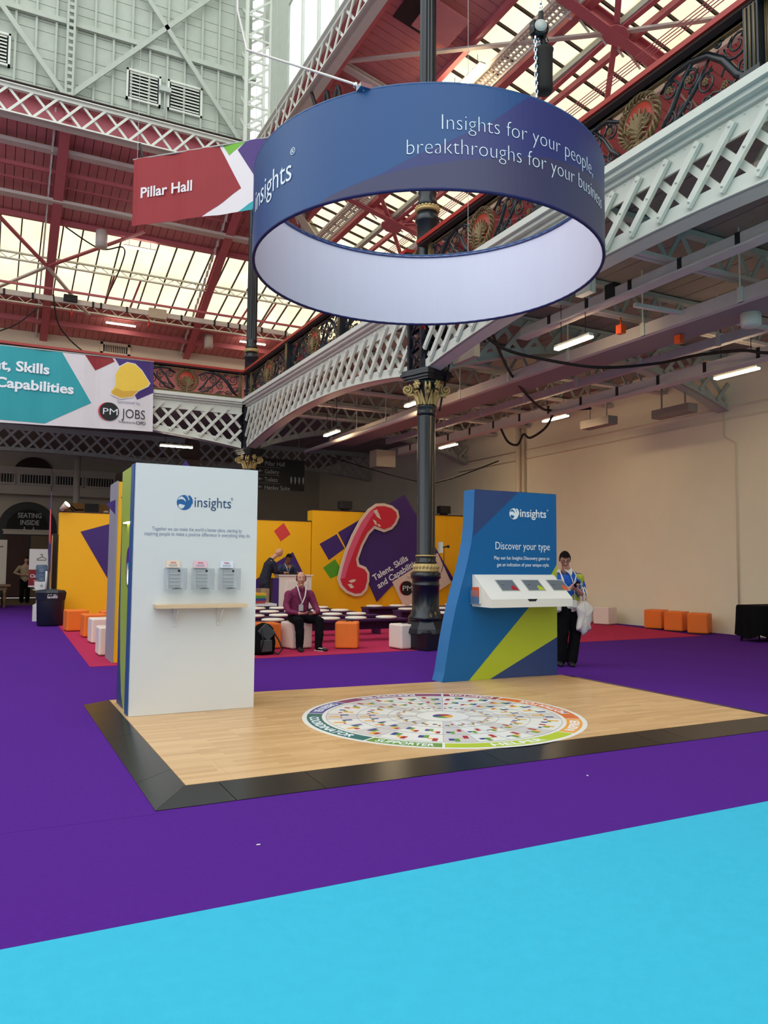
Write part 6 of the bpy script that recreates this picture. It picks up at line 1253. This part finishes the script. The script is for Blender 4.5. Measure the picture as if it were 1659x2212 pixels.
for f in pm.polygons:
    c = f.center; rx, rz = c.x, c.z
    if rz > 1.385 and abs(rx) > .07: f.material_index = 2
    if rx > .09 and (1.31+.25*(.19-rx) < rz < 1.4+.05*(.2-rx)): f.material_index = 1
    if rx > .17 and 1.12 < rz < 1.36 and abs(rx-(.215+.02*(1.36-rz))) < .03*(rz-1.1)/.26 and c.y < .0: f.material_index = 1
    if rz < 1.12-.9*abs(rx-.02)+.0 and rz < 1.1: f.material_index = 1
    if rz < .99: f.material_index = 3
MB().prism([(-.075, .0), (0, -.1), (.075, .0), (.07, .05), (0, .01), (-.07, .05)], W(-.05, -.06, 1.455), X3, (Z3+Y3*.9).normalized(), .01).build('collar', 'white_gloss', P2)
logo(P2, W(.08, -.128, 1.25), X3, Z3, .03, 'letter_white', 'shirt_blue'); text(P2, 'insights', .03, W(.098, -.128, 1.242), X3, Z3, 'letter_white', .07)
tr_ = MB(); limb(tr_, [(W(0, .03, .95), .175, .13, X3), (W(0, .03, .86), .18, .13)])
for a in legs: limb(tr_, [(a[0][0], .108, .115), (a[1][0], .085, .095), (a[2][0]-V((0, 0, .02)), .08, .1)])
remesh(tr_, 'trousers', 'black_fabric', P2, .01, 4, .02, .1); b = MB(); shoe(b, W(-.14, .1, 0), (-.45, -1, 0)); shoe(b, W(.0, .0, 0), (-.5, -1, 0)); b.build('shoes', 'black', P2)
hair(P2, hc_, hR, 'hair_dark', 1.05); face(P2, hc_, hR, 1.05, glasses=True)
MB().tube([W(-.07, -.03, 1.47), W(-.06, -.12, 1.38), W(-.03, -.14, 1.28), W(.0, -.14, 1.1), W(-.02, -.15, 1.0)], .011, 6, flat=.25).tube([W(.06, -.03, 1.47), W(.05, -.12, 1.38), W(0, -.14, 1.28), W(-.01, -.14, 1.15)], .011, 6, flat=.25).build('lanyard', 'white_gloss', P2); MB().box(W(-.02, -.155, .95), (.085, .005, .11)).build('badge', 'white_gloss', P2)
tag(MB().bar(W(-.2, -.37, 1.22), W(-.14, -.4, 1.29), .07, .01, (.3, .8, .6)).build('mobile_phone', 'black_gloss', loc=W(-.17, -.38, 1.25)), 'dark phone in the hands of the man in the blue polo', 'phone')
tote = thing('tote_bag', 'cream cotton tote bag hanging from the forearm of the man in the polo', 'bag', W(.15, -.25, .55)); b = MB()
cxx, cyy = S0.x+.12, S0.y-.2
out_ = [(-.03, 1.0), (.05, 1.0), (.2, .9), (.17, .78), (.1, .62), (.12, .54), (.04, .5), (-.02, .46), (-.06, .52), (-.14, .55), (-.13, .62), (-.1, .75), (-.14, .9)]
ctr_ = (0.0, .76)
for L_, (sc_, dy) in enumerate(((1, 0), (.82, -.045), (.4, -.06), (.02, -.05))):
    for j in range(52):
        q = j/4; a, c_ = V(out_[int(q) % 13]), V(out_[(int(q)+1) % 13]); p = a.lerp(c_, q-int(q)); p = V(ctr_)+(p-V(ctr_))*sc_
        b.v.append((cxx+p.x, cyy+dy+.018*math.sin(p.x*55+p.y*8)*(L_ > 0), p.y))
nf_ = len(b.v)
for L_, (sc_, dy) in enumerate(((.82, .045), (.4, .06), (.02, .05))):
    for j in range(52):
        q = j/4; a, c_ = V(out_[int(q) % 13]), V(out_[(int(q)+1) % 13]); p = a.lerp(c_, q-int(q)); p = V(ctr_)+(p-V(ctr_))*sc_; b.v.append((cxx+p.x, cyy+dy, p.y))
for i_ in range(3):
    for j in range(52): b.f.append((i_*52+j, i_*52+(j+1) % 52, (i_+1)*52+(j+1) % 52, (i_+1)*52+j)); b.m.append(0); b.sm.append(True)
bk_ = [0, nf_, nf_+52, nf_+104]
for i_ in range(3):
    for j in range(52): b.f.append((bk_[i_]+j, bk_[i_+1]+j, bk_[i_+1]+(j+1) % 52, bk_[i_]+(j+1) % 52)); b.m.append(0); b.sm.append(True)
b.build('bag', 'cotton', tote)
for dx in (-.03, .035): MB().tube([(cxx+dx-.01, cyy-.02, 1.0), (cxx+dx*.8, cyy-.045, 1.1), (cxx+dx*.6, cyy+.0, 1.2), (cxx+dx*.8, cyy+.07, 1.12), (cxx+dx, cyy+.06, 1.0)], .018, 6, flat=.25).build('handle', 'cotton', tote)
tote2 = thing('tote_bag', 'second cream tote worn over the far shoulder of the man in the polo', 'bag', W(-.25, 0, .9)); MB().tube([W(-.17, -.12, 1.1), W(-.2, -.1, 1.32), W(-.17, .02, 1.46), W(-.2, .12, 1.3), W(-.2, .15, 1.1)], .028, 6, flat=.3).build('handle', 'cotton', tote2)
b = MB(); limb(b, [(W(-.25, .02, 1.12), .05, .14, X3), (W(-.27, .02, .98), .06, .16), (W(-.26, .02, .85), .05, .15)]); remesh(b, 'bag', 'cotton', tote2, .01, 3, .02, .05)

# 3. bald man in a dark suit leaning over the lectern (seen from the side)
S0 = V((6.6, 19.75, .18)); P3 = thing('person', 'bald man in a dark suit bending over the lectern, seen side on', 'person', S0)
hR = basis(PI/2-.35, .75); hc_ = W(.3, -.08, 1.66)
sk = MB(); head(sk, hc_, hR, 1); limb(sk, [(W(.1, 0, 1.46), .06, .06), (W(.22, -.04, 1.58), .056, .056)])
arms = [[(W(.1, -.18, 1.38), .055), (W(.18, -.22, 1.16), .048), (W(.4, -.17, 1.12), .03)], [(W(.1, .17, 1.38), .055), (W(.2, .2, 1.15), .048), (W(.42, .12, 1.12), .03)]]
legs = [[(W(-.05, -.09, .9), .09), (W(.0, -.1, .5), .065), (W(-.02, -.1, .1), .045)], [(W(-.05, .09, .9), .09), (W(-.1, .1, .5), .065), (W(-.16, .1, .1), .045)]]
limb(sk, [(W(-.04, 0, .92), .12, .15), (W(0, 0, 1.15), .11, .14), (W(.08, 0, 1.38), .11, .16)])
for a in arms+legs: limb(sk, [(p, r, r) for p, r in a])
hand(sk, W(.4, -.17, 1.12), (1, .1, .1), (0, 0, -1), .3); hand(sk, W(.42, .12, 1.12), (1, -.2, .1), (0, 0, -1), .3, 1, -1)
remesh(sk, 'body', 'skin', P3, .008, 3)
j_ = MB(); limb(j_, [(W(-.06, 0, .82), .15, .19, X3), (W(-.06, 0, .95), .15, .185), (W(-.0, 0, 1.15), .135, .175), (W(.06, 0, 1.34), .14, .2), (W(.1, 0, 1.45), .09, .1)])
for a in arms: limb(j_, [(a[0][0], .072, .075), (a[1][0], .062, .062), (V(a[1][0]).lerp(V(a[2][0]), .85), .045, .045)])
remesh(j_, 'jacket', 'suit_navy', P3, .01, 4, .025, .1); t_ = MB()
for a in legs: limb(t_, [(a[0][0], .11, .11), (a[1][0], .085, .085), (a[2][0]-V((0, 0, .03)), .08, .075)])
remesh(t_, 'trousers', 'suit_navy', P3, .012, 4, .02, .1); b = MB(); shoe(b, W(-.08, -.1, 0), (1, 0, 0)); shoe(b, W(-.22, .1, 0), (1, .1, 0)); b.build('shoes', 'black', P3); face(P3, hc_, hR)
# 4. man in a blue jacket behind the lectern
S0 = V((7.44, 20.4, .18)); P4 = thing('person', 'man in a navy jacket with lanyard looking down behind the lectern', 'person', S0)
hR = basis(.05, .6); hc_ = W(-.07, -.18, 1.52)
sk = MB(); head(sk, hc_, hR, 1); limb(sk, [(W(-.06, 0, 1.3), .06, .06), (W(-.07, -.1, 1.44), .056, .056)]); limb(sk, [(W(0, .08, .9), .15, .12), (W(-.03, .05, 1.15), .14, .11), (W(-.05, -.02, 1.26), .16, .11)])
arms = [[(W(-.24, 0, 1.27), .055), (W(-.33, -.08, 1.08), .048), (W(-.22, -.38, 1.12), .03)], [(W(.14, 0, 1.27), .055), (W(.22, -.06, 1.08), .048), (W(.12, -.38, 1.12), .03)]]
legs = [[(W(-.09, .08, .9), .09), (W(-.1, .05, .5), .065), (W(-.1, .1, .1), .045)], [(W(.09, .08, .9), .09), (W(.1, .05, .5), .065), (W(.1, .1, .1), .045)]]
for a in arms+legs: limb(sk, [(p, r, r) for p, r in a])
hand(sk, W(-.22, -.38, 1.12), (.2, -1, 0), (0, 0, -1), .3, 1, -1); hand(sk, W(.12, -.38, 1.12), (-.1, -1, 0), (0, 0, -1), .3)
remesh(sk, 'body', 'skin_dark', P4, .008, 3)
j_ = MB(); limb(j_, [(W(0, .08, .85), .18, .15, X3), (W(-.03, .05, 1.1), .17, .14), (W(-.05, 0, 1.24), .21, .135), (W(-.06, -.01, 1.33), .13, .09)])
for a in arms: limb(j_, [(a[0][0], .072, .075), (a[1][0], .062, .062), (V(a[1][0]).lerp(V(a[2][0]), .85), .045, .045)])
remesh(j_, 'jacket', 'suit_blue', P4, .01, 4, .025, .1); t_ = MB()
for a in legs: limb(t_, [(a[0][0], .11, .11), (a[1][0], .085, .085), (a[2][0]-V((0, 0, .03)), .08, .075)])
remesh(t_, 'trousers', 'black_fabric', P4, .012, 4); b = MB(); shoe(b, W(-.1, .15, 0), (0, -1, 0)); shoe(b, W(.1, .15, 0), (0, -1, 0)); b.build('shoes', 'black', P4)
hair(P4, hc_, hR, 'hair_dark', 1); face(P4, hc_, hR, glasses=True, skin=(96, 52, 46))
MB().tube([W(-.14, -.06, 1.36), W(-.12, -.15, 1.28), W(-.07, -.15, 1.1), W(-.02, -.16, 1.26), W(-.01, -.06, 1.36)], .01, 6, flat=.3).build('lanyard', 'white_gloss', P4)
# 5. man in cream shirt far left by the entrance
S0 = V((1.25, 32.5, -.01)); P5 = thing('person', 'distant man in a cream shirt behind the cloakroom sign', 'person', S0)
hR = basis(.1, .1); hc_ = W(.1, -.02, 1.62)
sk = MB(); head(sk, hc_, hR, 1); limb(sk, [(W(.08, 0, 1.42), .06, .06), (W(.1, 0, 1.54), .056, .056)]); limb(sk, [(W(.08, .02, .92), .15, .12), (W(.08, .02, 1.15), .14, .11), (W(.08, 0, 1.36), .17, .12)])
arms = [[(W(-.12, 0, 1.36), .055), (W(-.28, 0, 1.14), .048), (W(-.1, -.2, 1.08), .03)], [(W(.28, 0, 1.36), .055), (W(.38, 0, 1.1), .048), (W(.2, -.2, 1.08), .03)]]
legs = [[(W(0, .02, .9), .09), (W(-.02, 0, .5), .065), (W(-.02, .05, .1), .045)], [(W(.17, .02, .9), .09), (W(.18, 0, .5), .065), (W(.18, .05, .1), .045)]]
for a in arms+legs: limb(sk, [(p, r, r) for p, r in a])
hand(sk, W(-.1, -.2, 1.08), (1, -.2, 0), (0, 1, 0), .4, 1, -1); hand(sk, W(.2, -.2, 1.08), (-1, -.2, 0), (0, 1, 0), .4)
remesh(sk, 'body', 'skin', P5, .012, 3); j_ = MB(); limb(j_, [(W(.08, .02, .9), .17, .14, X3), (W(.08, .02, 1.1), .17, .14), (W(.08, 0, 1.34), .2, .135), (W(.08, 0, 1.42), .1, .09)])
for a in arms: limb(j_, [(a[0][0], .075, .075), (a[1][0], .065, .062), (V(a[1][0]).lerp(V(a[2][0]), .8), .045, .045)])
remesh(j_, 'shirt', 'shirt_cream', P5, .014, 4); t_ = MB()
for a in legs: limb(t_, [(a[0][0], .11, .11), (a[1][0], .085, .085), (a[2][0]-V((0, 0, .03)), .08, .075)])
remesh(t_, 'trousers', 'black_fabric', P5, .014, 4); b = MB(); shoe(b, W(-.02, .1, 0), (0, -1, 0)); shoe(b, W(.18, .1, 0), (0, -1, 0)); b.build('shoes', 'black', P5)
hair(P5, hc_, hR, 'hair_dark', 1); face(P5, hc_, hR)
